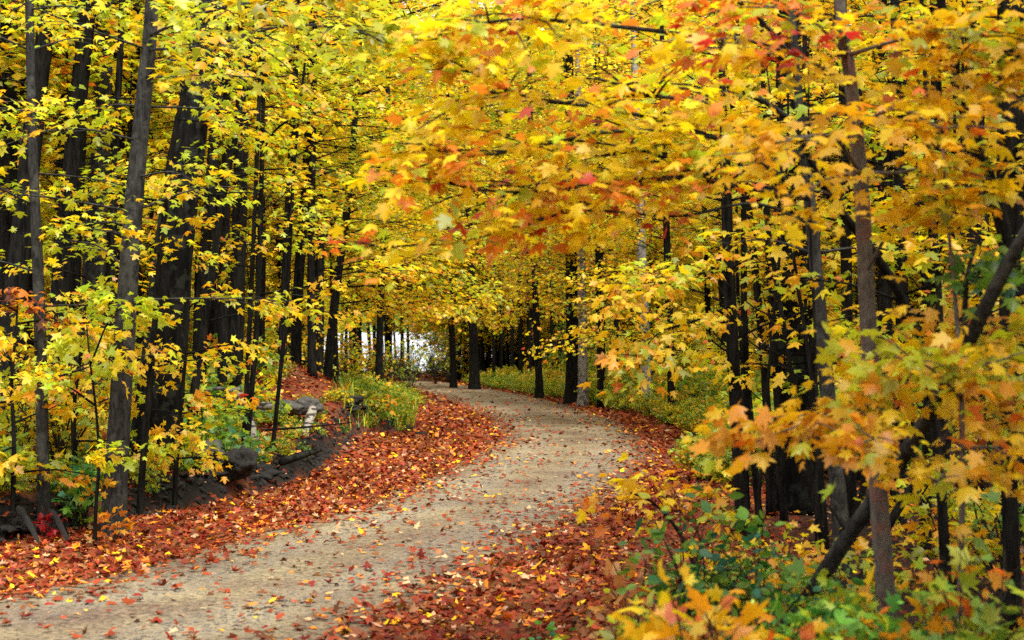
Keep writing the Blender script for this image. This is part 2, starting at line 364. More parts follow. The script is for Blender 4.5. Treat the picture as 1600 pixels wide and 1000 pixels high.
def road_material():
    m, n, l = attr_mat('gravel')
    o = n.new('ShaderNodeOutputMaterial'); p = n.new('ShaderNodeBsdfPrincipled'); p.inputs['Roughness'].default_value = 0.95
    p.inputs['Specular IOR Level'].default_value = 0.15
    tc = n.new('ShaderNodeTexCoord')
    def noise_(sc, det, rough=.6):
        k = n.new('ShaderNodeTexNoise'); k.inputs['Scale'].default_value = sc; k.inputs['Detail'].default_value = det; k.inputs['Roughness'].default_value = rough
        l.new(tc.outputs['Object'], k.inputs['Vector']); return k
    big = noise_(.9, 4); fine = noise_(26, 6, .8)
    vo = n.new('ShaderNodeTexVoronoi'); vo.inputs['Scale'].default_value = 30; l.new(tc.outputs['Object'], vo.inputs['Vector'])
    c1 = n.new('ShaderNodeValToRGB'); e = c1.color_ramp.elements
    e[0].position = .36; e[0].color = (.155, .112, .080, 1); e[1].position = .66; e[1].color = (.275, .232, .140, 1)
    l.new(big.outputs['Fac'], c1.inputs[0])
    c2 = n.new('ShaderNodeValToRGB'); e = c2.color_ramp.elements
    e[0].position = .38; e[0].color = (.22, .22, .23, 1); e[1].position = .60; e[1].color = (1.3, 1.28, 1.25, 1)
    l.new(fine.outputs['Fac'], c2.inputs[0])
    c3 = n.new('ShaderNodeValToRGB'); e = c3.color_ramp.elements
    e[0].position = 0; e[0].color = (.5, .5, .52, 1); e[1].position = 1; e[1].color = (1.3, 1.2, 1.12, 1)
    l.new(vo.outputs['Color'], c3.inputs[0])
    a1 = n.new('ShaderNodeMix'); a1.data_type = 'RGBA'; a1.blend_type = 'MULTIPLY'; a1.inputs[0].default_value = .9
    a2 = n.new('ShaderNodeMix'); a2.data_type = 'RGBA'; a2.blend_type = 'MULTIPLY'; a2.inputs[0].default_value = .7
    l.new(c1.outputs[0], a1.inputs[6]); l.new(c2.outputs[0], a1.inputs[7]); l.new(a1.outputs[2], a2.inputs[6]); l.new(c3.outputs[0], a2.inputs[7])
    at_ = n.new('ShaderNodeAttribute'); at_.attribute_name = 'leaf_colour'; nm = n.new('ShaderNodeMath'); nm.operation = 'MULTIPLY'
    l.new(at_.outputs['Fac'], nm.inputs[0]); l.new(big.outputs['Fac'], nm.inputs[1])
    a3 = n.new('ShaderNodeMix'); a3.data_type = 'RGBA'; a3.inputs[7].default_value = (.27, .235, .17, 1)
    nq = n.new('ShaderNodeMath'); nq.operation = 'MULTIPLY'; nq.inputs[1].default_value = .7; l.new(nm.outputs[0], nq.inputs[0]); l.new(nq.outputs[0], a3.inputs[0]); l.new(a2.outputs[2], a3.inputs[6])
    l.new(a3.outputs[2], p.inputs['Base Color'])
    b = n.new('ShaderNodeBump'); b.inputs['Strength'].default_value = .7; b.inputs['Distance'].default_value = .02
    l.new(fine.outputs['Fac'], b.inputs['Height']); l.new(b.outputs[0], p.inputs['Normal']); l.new(p.outputs[0], o.inputs[0]); return m

xs = np.unique(np.concatenate([np.linspace(-900, -60, 22), np.linspace(-60, -14, 36), np.linspace(-14, 12, 210), np.linspace(12, 60, 36), np.linspace(60, 900, 22)]))
ys = np.unique(np.concatenate([np.linspace(-80, 3, 30), np.linspace(3, 46, 330), np.linspace(46, 130, 150), np.linspace(130, 700, 60), np.linspace(700, 2200, 16)]))
X, Y = np.meshgrid(xs, ys); Z = ground(X, Y)
nx, ny = len(xs), len(ys)
i = (np.arange(ny - 1)[:, None] * nx + np.arange(nx - 1)[None]).ravel()
g = MB(); s_ = bk(Y) - X
soil = sstep(-.05, .05, s_) * (1 - sstep(.30, .65, s_)) * sstep(-.75, -.35, vnoise(X, Y, .8, 4)) * (1 - sstep(30, 36, Y))
soil = np.maximum(soil, .75 * sstep(.5, 1.5, s_)); soil = np.maximum(soil, .93 * sstep(.6, 2.0, X - vg(Y)))  # right wood: soil share raised to put its black shading into the colour
mo = np.exp(-((X - MOUND[0]) / 1.9) ** 2 - ((Y - 25.5) / 4.2) ** 2); soil = soil * (1 - .45 * sstep(.2, .6, mo))
g.add(np.stack([X, Y, Z], -1).reshape(-1, 3), np.stack([i, i + 1, i + nx + 1, i + nx], 1), col=np.repeat(soil.reshape(-1, 1), 3, 1))
tag(link('ground', g.mesh('ground', ground_material())), None, None, kind='structure')

ry = np.unique(np.concatenate([np.linspace(-12, 8, 30), np.linspace(8, 46, 230), np.linspace(46, 99, 120)]))
nu = 40; U = np.linspace(0, 1, nu)[None]
wob = .12 * vnoise(ry, ry * .3, 2.1, 3) + .06 * vnoise(ry, ry, 6.0, 8)
l0 = (gl(ry) - .10 + wob)[:, None]; r0_ = (gr(ry) + .10 + .8 * wob[::-1])[:, None]
RX = l0 + (r0_ - l0) * U; RY = np.repeat(ry[:, None], nu, 1)
crn = .03 * np.sin(np.pi * U)
RZ = ground(RX, RY) + .006 + crn * np.ones_like(RX); RZ[:, 0] -= .03; RZ[:, -1] -= .03
i = (np.arange(len(ry) - 1)[:, None] * nu + np.arange(nu - 1)[None]).ravel()
wu = U + .03 * vnoise(RX, RY, .7, 21)
track = np.exp(-((wu - .29) / .10) ** 2) + np.exp(-((wu - .70) / .10) ** 2)
RZ = RZ - .012 * track
g = MB(); g.add(np.stack([RX, RY, RZ], -1).reshape(-1, 3), np.stack([i, i + 1, i + nu + 1, i + nu], 1), col=np.repeat(track.reshape(-1, 1), 3, 1))
tag(link('road', g.mesh('road', road_material())), None, None, kind='structure')

m, n, l = attr_mat('lake_water'); o = n.new('ShaderNodeOutputMaterial'); p = n.new('ShaderNodeBsdfPrincipled')
p.inputs['Base Color'].default_value = (.30, .32, .33, 1); p.inputs['Roughness'].default_value = .3; p.inputs['IOR'].default_value = 1.33  # milky base colour stands in for sky glare on the water
tc = n.new('ShaderNodeTexCoord'); mp = n.new('ShaderNodeMapping'); mp.inputs['Scale'].default_value = (.25, 1.2, 1)
nz = n.new('ShaderNodeTexNoise'); nz.inputs['Scale'].default_value = 1.2; nz.inputs['Detail'].default_value = 4
b = n.new('ShaderNodeBump'); b.inputs['Strength'].default_value = .6; b.inputs['Distance'].default_value = .5
l.new(tc.outputs['Object'], mp.inputs[0]); l.new(mp.outputs[0], nz.inputs['Vector']); l.new(nz.outputs['Fac'], b.inputs['Height'])
l.new(b.outputs[0], p.inputs['Normal']); l.new(p.outputs[0], o.inputs[0])
LAKE_Z = -3.25
g = MB(); g.add([(-700, 120, LAKE_Z), (700, 120, LAKE_Z), (700, 640, LAKE_Z), (-700, 640, LAKE_Z)], [(0, 1, 2, 3)])
tag(link('lake', g.mesh('lake', m, False)), None, None, kind='structure')

# far wooded shore, one mass
g = MB(); N = 5200
fx = rng.uniform(-260, 260, N); fy = np.where(rng.random(N) < .45, rng.uniform(578, 600, N), rng.uniform(600, 800, N)); fz = ground(fx, fy)
h = rng.uniform(0, 1, N) ** 1.5; H = rng.uniform(8, 17, N)
pos = np.column_stack([fx + rng.normal(0, 1.0, N) * 1.5, fy, fz + h * H])
add_leaves(g, pos, rng.normal(0, 1, (N, 3)), rng.normal(0, 1, (N, 3)), rng.uniform(2.5, 4.5, N), colours(pal(deep=6, green=1, ygreen=.8, amber=.8, brown=1.5), N), T_MID)
tag(link('far_shore_woods', g.mesh('far_shore_woods', M_GREEN)), 'distant dark green wood along the far shore of the lake', 'woods', kind='stuff')

# ------------------------------------------------------------------ leaf litter
def litter(bands, dens, name, label, palette):
    g = MB()
    for (y0, y1, dn, szm) in bands:
        yy0 = np.linspace(y0, y1, 60); xa = float(np.min(np.maximum(bk(yy0) - 7, -.40 * y1 - .6))); xb = min(.40 * y1 + .6, float(vg(yy0).max()) + 6)
        N = int((y1 - y0) * (xb - xa) * dn)
        x = rng.uniform(xa, xb, N); y = rng.uniform(y0, y1, N)
        keep = (np.abs(x) < .40 * y + .6) & (rng.random(N) < dens(x, y)); x, y = x[keep], y[keep]; N = len(x)
        on = (x > gl(y)) & (x < gr(y))
        z = ground(x, y) + np.where(on, .030, 0) + rng.uniform(.004, .035, N)
        dr = rng.normal(0, 1, (N, 3)) * A(1, 1, .28); nr = A(0, 0, 1) + rng.normal(0, .40, (N, 3)) * np.where(on, .45, 1)[:, None]
        sz = rng.uniform(.038, .09, N) * szm
        far = y1 > 26
        for T_, sel in ((T_MID, rng.random(N) < (.0 if far else .72)),):
            for TT, ss in ((T_MID, sel), (T_OVAL if not far else T_TINY, ~sel)):
                q = np.where(ss)[0]
                cc = colours(palette, len(q), jitter=.25)
                add_leaves(g, np.column_stack([x, y, z])[q], dr[q], nr[q], sz[q], cc, TT, wild=1.1)
    return tag(link(name, g.mesh(name, M_LITTER)), label, 'leaf litter', kind='stuff')

def dens_verge(x, y):
    a = gl(y); b = gr(y); k = bk(y); v = vg(y)
    pr = np.zeros_like(x)
    on = (x > a) & (x < b); e = np.minimum(x - a, b - x)
    patch = sstep(-.1, .6, vnoise(x, y, 1.3, 9))
    pr = np.where(on, .025 + .04 * patch + .5 * np.exp(-np.clip(e, 0, 9) / .18) * (1 - .5 * sstep(40, 60, y)) + .2 * np.exp(-np.clip(e, 0, 9) / .5) * (1 - .6 * sstep(40, 60, y)) , pr)
    pr = np.where((x <= a) & (x > k - .05), .95, pr)
    s = k - x; patch2 = sstep(-.5, .5, vnoise(x, y, .9, 1))
    pr = np.where(s >= .05, .12 + .5 * patch2 * (s > .4), pr)
    pr = np.where((s >= 0.0) & (s < .4) & (y < 32), .17 + .4 * sstep(.2, .7, vnoise(x, y, .8, 4) * -1), pr)
    mo_ = np.exp(-((x - MOUND[0]) / 1.9) ** 2 - ((y - 25.5) / 4.2) ** 2); pr = np.maximum(pr, .55 * (mo_ > .35))
    pr = np.where((x >= b) & (x < v + .15), .95, pr)
    pr = np.where(x >= v + .15, .35 - .25 * sstep(.6, 2.0, x - v), pr)
    return pr
litter([(6.5, 12, 680, 1), (12, 18, 560, 1), (18, 27, 340, 1.1), (27, 44, 170, 1.4), (44, 96, 55, 2.0)], dens_verge,
       'leaf_litter', 'fallen red and rust maple leaves covering the road verges and forest floor', P_LITTER)

# ------------------------------------------------------------------ trees placed from the photograph
def hero(label, marks, widths, bark, sprays=0, zlo=1.0, zhi=7.0, slen=(.9, 1.8), per=42, size=.10, palette=P_LEFT, T=T_MID, name='maple_tree', group=None,
         az=None, custom=(), sides=10, lump=.06, top_ext=3.0, twig=.012, thick=.07, tilt=.55, width=.5, cat='tree', bare=.22):
    wood, crown = MB(), MB()
    P, R = trunk_from(marks, widths, top_ext=top_ext)
    pp, rr = trunk_mesh(wood, P, R, sides, lump)
    base = pp[0].copy(); base[2] += .08
    z0 = base[2]
    for k in range(sprays):
        h = zlo + (zhi - zlo) * (k + rng.random()) / sprays
        i_ = int(np.argmin(np.abs(pp[:, 2] - (z0 + h))))
        a = (k * 2.39996 + rng.uniform(-.4, .4)) if az is None else rng.uniform(*az)
        Ls = rng.uniform(*slen); up = rng.uniform(-.12, .28)
        b0 = pp[i_]; b1 = b0 + A(math.cos(a) * Ls, math.sin(a) * Ls, up * Ls)
        spray(wood, crown, b0, b1, width * Ls, int(per * Ls), size, palette, T, twig, thick=thick, tilt=tilt, bare=bare)
    for c in custom:
        pts = [at(*q) for q in c['pts']]
        i_ = int(np.argmin(np.linalg.norm(pp - pts[0], axis=1)))
        pts = [pp[i_]] + pts[1:] if np.linalg.norm(pp[i_] - pts[0]) < .6 else ([pp[i_]] + pts if c.get('join', True) else pts)
        spray(wood, crown, pts[0], pts[-1], c.get('w', .35), c['n'], c.get('size', size), c.get('pal', palette), c.get('T', T_HI if marks[0][2] < 10 else T), c.get('r', .012), curve=pts if len(pts) > 2 else None,
              thick=c.get('thick', .085), tilt=c.get('tilt', .5), bare=c.get('bare', .25), ntw=c.get('ntw'), twig_sides=4)
    return finish(name, label, cat, wood, crown, base, bark, group=group)

def cu(pts, n, **k): return dict(pts=pts, n=n, **k)

# ---- left roadside
hero('slim dark grey maple on the bank at the far left, yellow leaf sprays around it', [(68,772,13.3),(62,500,13.3),(52,250,13.4),(46,0,13.5)], [20,18,15,13], B_GREY,
     16, 1.2, 5.5, (.8,1.5), 44, .095, P_LEFT, custom=[cu([(60,540,13.3),(130,520,13.0),(170,560,12.6)], 150, w=.5, size=.11), cu([(60,470,13.3),(10,470,12.8)], 40, pal=P_RED)])
hero('straight grey maple with smooth lit bark left of the broad black trunk', [(180,775,13.2),(195,520,13.2),(208,330,13.2),(228,120,13.3),(238,0,13.3)], [36,33,29,24,21], B_GREY,
     18, 2.2, 5.5, (.9,1.7), 44, .095, P_LIME, lump=.04, custom=[cu([(232,80,13.3),(330,70,11),(450,40,10),(570,50,9.4)], 260, w=.7, size=.105, pal=P_LIME, r=.016, thick=.12),
     cu([(236,40,13.3),(320,20,11),(420,0,10),(520,-10,9.6)], 220, w=.7, size=.105, pal=P_LIME, r=.016, thick=.12), cu([(225,140,13.3),(300,120,11.6),(400,120,10.6)], 120, w=.5, size=.10, pal=P_LIME, r=.014)])
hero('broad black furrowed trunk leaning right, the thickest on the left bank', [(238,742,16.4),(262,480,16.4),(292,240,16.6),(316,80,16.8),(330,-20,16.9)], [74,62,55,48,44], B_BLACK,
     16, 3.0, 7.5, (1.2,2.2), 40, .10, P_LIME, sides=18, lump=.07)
hero('thin leaning sapling crossing in front of the broad black trunk', [(222,740,14.6),(238,560,14.6),(252,380,14.6),(275,200,14.6),(315,20,14.6)], [11,10,9,8,6], B_DARK,
     9, 1.2, 5.6, (.6,1.1), 46, .095, P_LEFT, name='maple_sapling')
hero('thin dark sapling leaning right beside the broad black trunk', [(290,700,17.5),(318,520,17.5),(350,300,17.5),(384,130,17.5)], [15,13,11,8], B_DARK,
     14, 1.5, 6.5, (.7,1.4), 44, .10, P_LEFT, name='maple_sapling')
hero('thin upright sapling standing before the leafy mound', [(386,690,18.5),(402,500,18.5),(408,300,18.6),(412,120,18.7)], [10,9,8,6], B_DARK,
     14, 1.8, 7.0, (.8,1.7), 46, .10, P_LEFT, name='maple_sapling', custom=[cu([(404,480,18.5),(470,450,18.3),(560,425,18.0),(640,440,17.8)], 170, w=.6, pal=P_GOLD, r=.018, bare=.35),
       cu([(410,240,18.6),(440,195,18.4),(500,175,18.2),(600,168,18)], 120, w=.5, pal=P_LEFT, r=.02), cu([(410,120,18.6),(480,80,17),(560,50,16),(700,0,15)], 160, w=.6, pal=P_LIME, r=.022)])
hero('sapling with a low bright yellow leaf cluster in front of the grey maple', [(150,790,12.6),(155,720,12.6),(150,640,12.6),(140,560,12.6)], [6,5,4,3], B_DARK, 0, top_ext=.3,
     name='maple_sapling', custom=[cu([(154,720,12.6),(180,715,12.2),(215,712,12.0)], 55, w=.22, size=.10, pal=pal(yellow=5, lime=3), thick=.05, bare=.1),
     cu([(150,640,12.6),(100,600,12.4),(60,590,12.3)], 70, w=.4, pal=P_LEFT), cu([(140,560,12.6),(170,500,12.4),(190,480,12.2)], 90, w=.45, pal=P_LIME)])
hero('bushy low maple sapling with yellow leaves between the slim and the grey trunk', [(120,760,14.8),(115,640,14.8),(128,540,14.8),(135,440,14.8)], [9,8,6,4], B_DARK, 14, .4, 2.4, (.6,1.1), 60, .10, P_LEFT, top_ext=.5, name='maple_sapling')
hero('low golden maple sapling at the foot of the broad black trunk', [(275,730,15.2),(282,640,15.2),(290,560,15.2),(296,470,15.2)], [8,7,5,4], B_DARK, 11, .5, 2.2, (.45,.8), 60, .095, P_GOLD, top_ext=.3, name='maple_sapling')
hero('low maple sapling with orange tinted leaves at the left edge', [(20,790,13.0),(22,690,13.0),(18,600,13.0),(25,520,13.0)], [8,7,5,4], B_DARK, 10, .3, 1.9, (.45,.9), 60, .10, P_AMBER, top_ext=.3, name='maple_sapling')
left_dark = [
 ('wide dark trunk at the left picture edge, half hidden by orange leaves', [(5,690,17.5),(22,480,17.5),(58,150,17.6),(75,0,17.6)], [40,35,30,26], 'd', 8),
 ('dark trunk directly behind the slim grey maple', [(88,680,19),(98,420,19),(118,200,19),(138,0,19)], [34,32,28,26], 'd', 8),
 ('dark trunk left of a paler twin, deep behind the left bank', [(104,690,20.5),(112,450,20.5),(122,200,20.5),(130,-10,20.5)], [30,28,26,22], 'd', 9),
 ('paler twin of two close trunks deep behind the left bank', [(140,680,21),(146,450,21),(158,200,21),(164,-10,21)], [40,36,30,26], 'g', 9),
 ('dark trunk showing between the grey maple and the left twins', [(160,660,23),(172,400,23),(182,150,23),(196,0,23)], [34,32,32,30], 'd', 9),
 ('dark trunk just right of the broad black trunk', [(306,690,19.5),(316,480,19.5),(332,260,19.5),(345,60,19.5)], [24,22,19,16], 'd', 10),
 ('dark upright trunk above the leafy mound', [(366,620,23),(372,420,23),(377,220,23),(382,0,23)], [26,24,22,18], 'd', 12),
 ('slender trunk left of the mound with layered yellow sprays', [(346,650,22),(350,450,22),(353,250,22),(356,0,22)], [17,16,14,12], 'd', 12),
 ('slim trunk over the mound, right of the upright one', [(462,580,28),(466,450,28),(480,250,28),(488,60,28)], [18,17,15,12], 'd', 14),
 ('slim trunk leaning above the mound crest', [(440,580,26),(446,430,26),(452,300,26),(462,100,26)], [14,13,12,9], 'd', 14),
]
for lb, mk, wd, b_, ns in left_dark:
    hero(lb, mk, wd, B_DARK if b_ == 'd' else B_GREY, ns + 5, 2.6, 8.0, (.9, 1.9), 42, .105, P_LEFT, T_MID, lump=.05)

# ---- right roadside and the branches arching over the road
hero('dark upright maple right of the road with branches arching over it', [(1160,820,12.5),(1150,640,12.5),(1140,450,12.5),(1134,265,12.5),(1128,120,12.6)], [21,20,19,17,10], B_DARK,
     10, 1.6, 4.0, (.7,1.3), 44, .10, P_RIGHT, custom=[
     cu([(1140,440,12.5),(1080,430,11.6),(1010,450,11),(968,470,10.6)], 208, w=.45, size=.084, pal=P_GOLD), cu([(1142,500,12.5),(1090,500,11.5),(1030,520,10.8),(995,565,10.4)], 240, w=.5, size=.092, pal=P_RIGHT),
     cu([(1140,400,12.5),(1060,415,11.6),(985,460,11)], 144, w=.35, pal=P_LIME)])
hero('dark leaning maple between the upright one and the speckled trunk', [(1312,805,9.6),(1292,600,9.6),(1275,420,9.6),(1262,280,9.6),(1245,120,9.6)], [26,23,20,18,12], B_GREY,
     6, 1.8, 4.4, (.6,1.1), 40, .10, P_RIGHT, custom=[
     cu([(1250,205,9.6),(1195,160,8.8),(1150,142,8.2),(1100,155,7.8),(1000,145,7.2),(938,105,6.9)], 192, w=.42, size=.088, pal=P_OVER, r=.024, bare=.3),
     cu([(1262,290,9.6),(1180,288,8.8),(1110,283,8.2),(1060,258,7.8),(1000,234,7.4),(870,215,7.0)], 240, w=.45, size=.088, pal=P_OVER, r=.022, bare=.25),
     cu([(1230,290,9.2),(1120,285,8.3),(1060,264,8),(1000,290,7.6),(900,325,7.2),(800,360,6.9)], 240, w=.42, size=.088, pal=P_OVER, r=.02, bare=.3),
     cu([(1262,300,9.6),(1150,230,8.4),(1000,180,7.6),(820,150,7),(730,110,6.6)], 304, w=.5, size=.088, pal=P_OVER, r=.02, bare=.25),
     cu([(1250,250,9.6),(1120,215,8.2),(960,205,7.3),(780,240,6.9),(640,230,6.7)], 304, w=.5, size=.088, pal=P_OVER, r=.018, bare=.3),
     cu([(1250,240,9.6),(1120,270,8.2),(960,285,7.3),(790,300,6.9),(610,268,6.6)], 240, w=.45, size=.088, pal=P_OVER, r=.018, bare=.35),
     cu([(1266,350,9.6),(1180,318,8.8),(1060,338,8.0),(900,330,7.2),(720,378,6.8),(570,385,6.6)], 150, w=.34, size=.088, pal=P_OVER, r=.011, bare=.3),
     cu([(1240,110,9.6),(1100,60,8.2),(950,40,7.2),(800,30,6.8),(690,60,6.6)], 304, w=.5, size=.088, pal=P_OVER, r=.018, bare=.25),
     cu([(1240,60,9.6),(1150,0,8.2),(1000,-20,7.2),(840,-10,6.8)], 240, w=.5, size=.088, pal=P_OVER, r=.018, bare=.25)])
hero('pale trunk speckled with red brown, standing in front at the right', [(1386,965,7.0),(1372,760,7.0),(1356,500,7.0),(1345,280,7.0),(1326,100,7.0),(1310,-20,7.0)], [30,29,26,23,20,18], B_SPECK,
     0, custom=[
     cu([(1330,140,7),(1250,90,6.6),(1150,60,6.3),(1060,80,6.1)], 144, w=.35, size=.084, pal=P_OVER), cu([(1345,270,7),(1300,215,6.4),(1230,220,6.0),(1160,240,5.9)], 128, w=.32, size=.088, pal=pal(yellow=5,gold=4)),
     cu([(1340,190,7),(1400,170,6.5),(1470,200,6.2),(1510,190,6)], 128, w=.32, size=.088, pal=pal(yellow=4,gold=4,orange=1)),
     cu([(1345,260,7),(1290,280,6.4),(1240,320,5.9)], 51, w=.2, size=.092, pal=pal(yellow=5,gold=2)),
     cu([(1362,620,7),(1340,640,6.4),(1290,650,6.1),(1180,690,6.0)], 192, w=.35, size=.088, pal=P_AMBER), cu([(1362,600,7),(1390,590,6.4),(1420,600,6.1)], 80, w=.3, size=.088, pal=P_GOLD),
     cu([(1364,640,7),(1340,660,6.0),(1370,690,5.7)], 73, w=.26, size=.088, pal=P_AMBER), cu([(1330,90,7),(1420,60,6.6),(1520,60,6.4)], 144, w=.4, size=.084, pal=P_AMBER),
     cu([(1320,60,7),(1250,20,6.6),(1150,10,6.4)], 144, w=.4, size=.084, pal=P_OVER), cu([(1352,440,7),(1400,350,6.6),(1460,330,6.3),(1530,340,6.2)], 96, w=.28, size=.088, pal=P_AMBER),
     cu([(1345,300,7),(1400,270,6.6),(1470,260,6.3),(1550,280,6.1)], 96, w=.3, size=.088, pal=P_AMBER)], name='maple_tree', lump=.03)
hero('dark branch like stem curving up from the thicket into a diagonal fork', [(1470,760,8.5),(1445,560,8.4),(1400,450,8.3),(1345,370,8.2),(1288,295,8.1)], [16,15,15,14,11], B_DARK,
     3, 1.2, 2.6, (.4,.8), 40, .10, P_RIGHT, top_ext=.4, name='maple_sapling')
hero('dark curved trunk at the right edge reaching up past orange leaves', [(1580,840,7.8),(1570,560,7.8),(1574,400,7.8),(1545,280,7.7),(1510,180,7.6),(1480,60,7.6)], [26,25,23,21,18,14], B_DARK,
     0, custom=[cu([(1520,200,7.6),(1440,180,7),(1350,190,6.6)], 64, w=.3, size=.084, pal=P_AMBER), cu([(1490,90,7.6),(1440,60,7),(1400,40,6.8)], 96, w=.4, size=.084, pal=P_AMBER),
     cu([(1500,140,7.6),(1560,120,6.8),(1610,130,6.4)], 128, w=.4, size=.084, pal=P_AMBER), cu([(1572,500,7.8),(1540,520,6.8),(1490,520,6.3)], 112, w=.3, size=.084, pal=P_RIGHT),
     cu([(1575,560,7.8),(1600,540,6.6),(1640,560,6.2)], 112, w=.4, size=.084, pal=P_LIME), cu([(1574,640,7.8),(1540,640,6.8),(1500,620,6.4)], 96, w=.35, size=.084, pal=P_AMBER),
     cu([(1576,700,7.8),(1610,690,6.6)], 73, w=.35, size=.084, pal=P_AMBER), cu([(1576,430,7.8),(1560,420,6.6),(1520,440,6.2)], 54, w=.25, size=.084, pal=P_GREEN),
     cu([(1576,430,7.8),(1600,420,6.4),(1640,450,6)], 64, w=.3, size=.084, pal=P_GREEN), cu([(1500,150,7.6),(1500,90,6.6),(1560,40,6.2)], 112, w=.4, size=.084, pal=P_AMBER)])
hero('thin pale stem with bright yellow maple leaves at knee height, right side', [(1500,930,6.2),(1504,760,6.2),(1500,560,6.2),(1480,340,6.2)], [9,9,8,5], B_SPECK, 0, top_ext=.3, name='maple_sapling', custom=[
     cu([(1504,760,6.2),(1480,740,5.9),(1460,760,5.7)], 13, w=.14, size=.10, pal=pal(yellow=4,lime=2), bare=.1), cu([(1504,770,6.2),(1530,750,5.9)], 9, w=.12, size=.10, pal=pal(yellow=4,gold=3), bare=.1),
     cu([(1503,720,6.2),(1550,700,6),(1590,720,5.9)], 54, w=.25, size=.084, pal=P_AMBER), cu([(1500,600,6.2),(1540,570,5.9),(1580,590,5.7)], 64, w=.3, size=.084, pal=P_RIGHT),
     cu([(1500,640,6.2),(1460,580,6),(1420,560,5.9)], 64, w=.28, size=.084, pal=P_LIME)])
right_dark = [
 ('broad black trunk in deep shade behind the right saplings', [(1246,830,14),(1240,640,14),(1236,440,14),(1234,200,14)], [62,56,52,46], 'b', 8),
 ('broad dark trunk at the right picture edge', [(1585,860,10.5),(1586,600,10.5),(1580,300,10.5),(1578,0,10.5)], [52,48,46,40], 'd', 6),
 ('slim dark trunk right behind the upright maple', [(1206,800,13.6),(1196,600,13.6),(1182,440,13.6),(1165,250,13.6)], [14,13,12,9], 'd', 8),
 ('second slim dark trunk behind the upright maple, nearer the black trunk', [(1226,820,13),(1214,620,13),(1204,450,13),(1196,250,13)], [12,12,12,9], 'd', 7),
 ('dark trunk between the leaning maple and the speckled trunk', [(1330,820,11.5),(1325,600,11.5),(1322,400,11.5),(1318,150,11.5)], [20,19,18,15], 'd', 7),
 ('dark trunk behind the speckled trunk, to its right', [(1404,780,12.5),(1410,560,12.5),(1406,300,12.5),(1400,100,12.5)], [22,20,18,15], 'd', 7),
 ('dark trunk seen through the thicket right of the leaning log', [(1446,820,11),(1452,600,11),(1458,380,11),(1460,150,11)], [18,17,15,12], 'd', 7),
 ('slim stem in the thicket under the leaning log', [(1478,860,9.6),(1474,640,9.6),(1466,440,9.6),(1452,250,9.6)], [12,12,10,8], 'd', 5),
 ('dark thicket stem leaning left behind the thin pale stem', [(1530,800,10.8),(1515,600,10.8),(1490,420,10.8),(1470,200,10.8)], [20,18,16,12], 'd', 7),
 ('stout dark trunk between the thin pale stem and the right edge', [(1548,800,13),(1540,560,13),(1528,300,13),(1520,60,13)], [34,32,30,26], 'd', 8),
 ('low dark stem close right of the broad black trunk', [(1282,800,12.8),(1272,620,12.8),(1268,440,12.8),(1262,260,12.8)], [14,13,12,10], 'd', 6),
]
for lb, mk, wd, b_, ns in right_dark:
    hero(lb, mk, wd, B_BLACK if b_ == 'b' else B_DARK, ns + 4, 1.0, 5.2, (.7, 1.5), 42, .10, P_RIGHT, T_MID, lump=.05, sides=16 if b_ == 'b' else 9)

def pole(name, label, group, px_, lean, d_, w_, H):
    wood = MB(); x = (px_ - 800) / F * d_; z = gz(x, d_); t_ = lean
    P_ = [A(x, d_, z - .08), A(x + t_ * H * .3 + rng.normal(0, .05), d_, z + H * .3), A(x + t_ * H * .62 + rng.normal(0, .08), d_ + .1, z + H * .62), A(x + t_ * H, d_, z + H)]
    r_ = w_ / 2 / F * d_; pp, rr = trunk_mesh(wood, P_, [r_, r_ * .9, r_ * .75, r_ * .3], 7, .05)
    for _ in range(5):
        i_ = int(rng.uniform(.25, .9) * (len(pp) - 1)); a = rng.uniform(0, 6.28); L_ = rng.uniform(.3, .9)
        tube(wood, resample([pp[i_], pp[i_] + A(math.cos(a), math.sin(a), .5) * L_ * .5, pp[i_] + A(math.cos(a), math.sin(a), .75) * L_], 6), np.linspace(r_ * .35, r_ * .12, 6), 4)
    finish(name, label, 'tree', wood, None, (x, d_, z), B_DARK, group=group)
for k in range(26):
    pole('bare_sapling', 'thin bare dark stem among many alike in the thicket right of the road', 'bare thin stems in the right thicket', rng.uniform(1165, 1610), rng.normal(.0, .10), rng.uniform(9.2, 16), rng.uniform(5, 12), rng.uniform(3.5, 6.5))
for k in range(9):
    pole('bare_sapling', 'thin bare dark stem among many alike in the wood behind the left bank', 'bare thin stems in the left wood', rng.uniform(-5, 480), rng.normal(.03, .05), rng.uniform(17.5, 27), rng.uniform(6, 13), rng.uniform(6, 11))
# leaning dead log resting in the thicket
wood = MB()
P = [at(1262,935,7.7), at(1330,830,7.45), at(1420,700,6.85), at(1490,580,6.4), at(1560,440,6.0), at(1640,300,5.7)]
z = gz(P[0][0], P[0][1]); d0 = norm(P[0] - P[1]); P.insert(0, P[0] + d0 * max(0, (P[0][2] - z + .02) / max(.2, -d0[2])))
pp, rr = trunk_mesh(wood, P, [.046,.044,.042,.037,.034,.029,.024], 12, .07, flare=False)
tube(wood, resample([at(1440,670,6.73), at(1500,560,6.5), at(1510,440,6.5), at(1530,360,6.5)], 10), np.linspace(.02,.008,10), 6)
for a_, b_ in (((1325,838,7.46),(1280,780,7.3)), ((1380,760,7.1),(1420,790,6.9)), ((1460,630,6.58),(1530,600,6.4))):
    tube(wood, resample([at(*a_), (at(*a_)+at(*b_))/2+A(0,0,.03), at(*b_)], 6), np.linspace(.009,.003,6), 5)
b0 = pp[0].copy(); wood.v = [v - b0 for v in wood.v]
tag(link('leaning_log', wood.mesh('leaning_log', B_GREY), loc=b0), 'dead grey log leaning steeply across the thicket at the right', 'log')
wood = MB()
P = [at(1330,905,8.9), at(1400,800,8.9), at(1470,700,9.0), at(1520,600,9.1)]
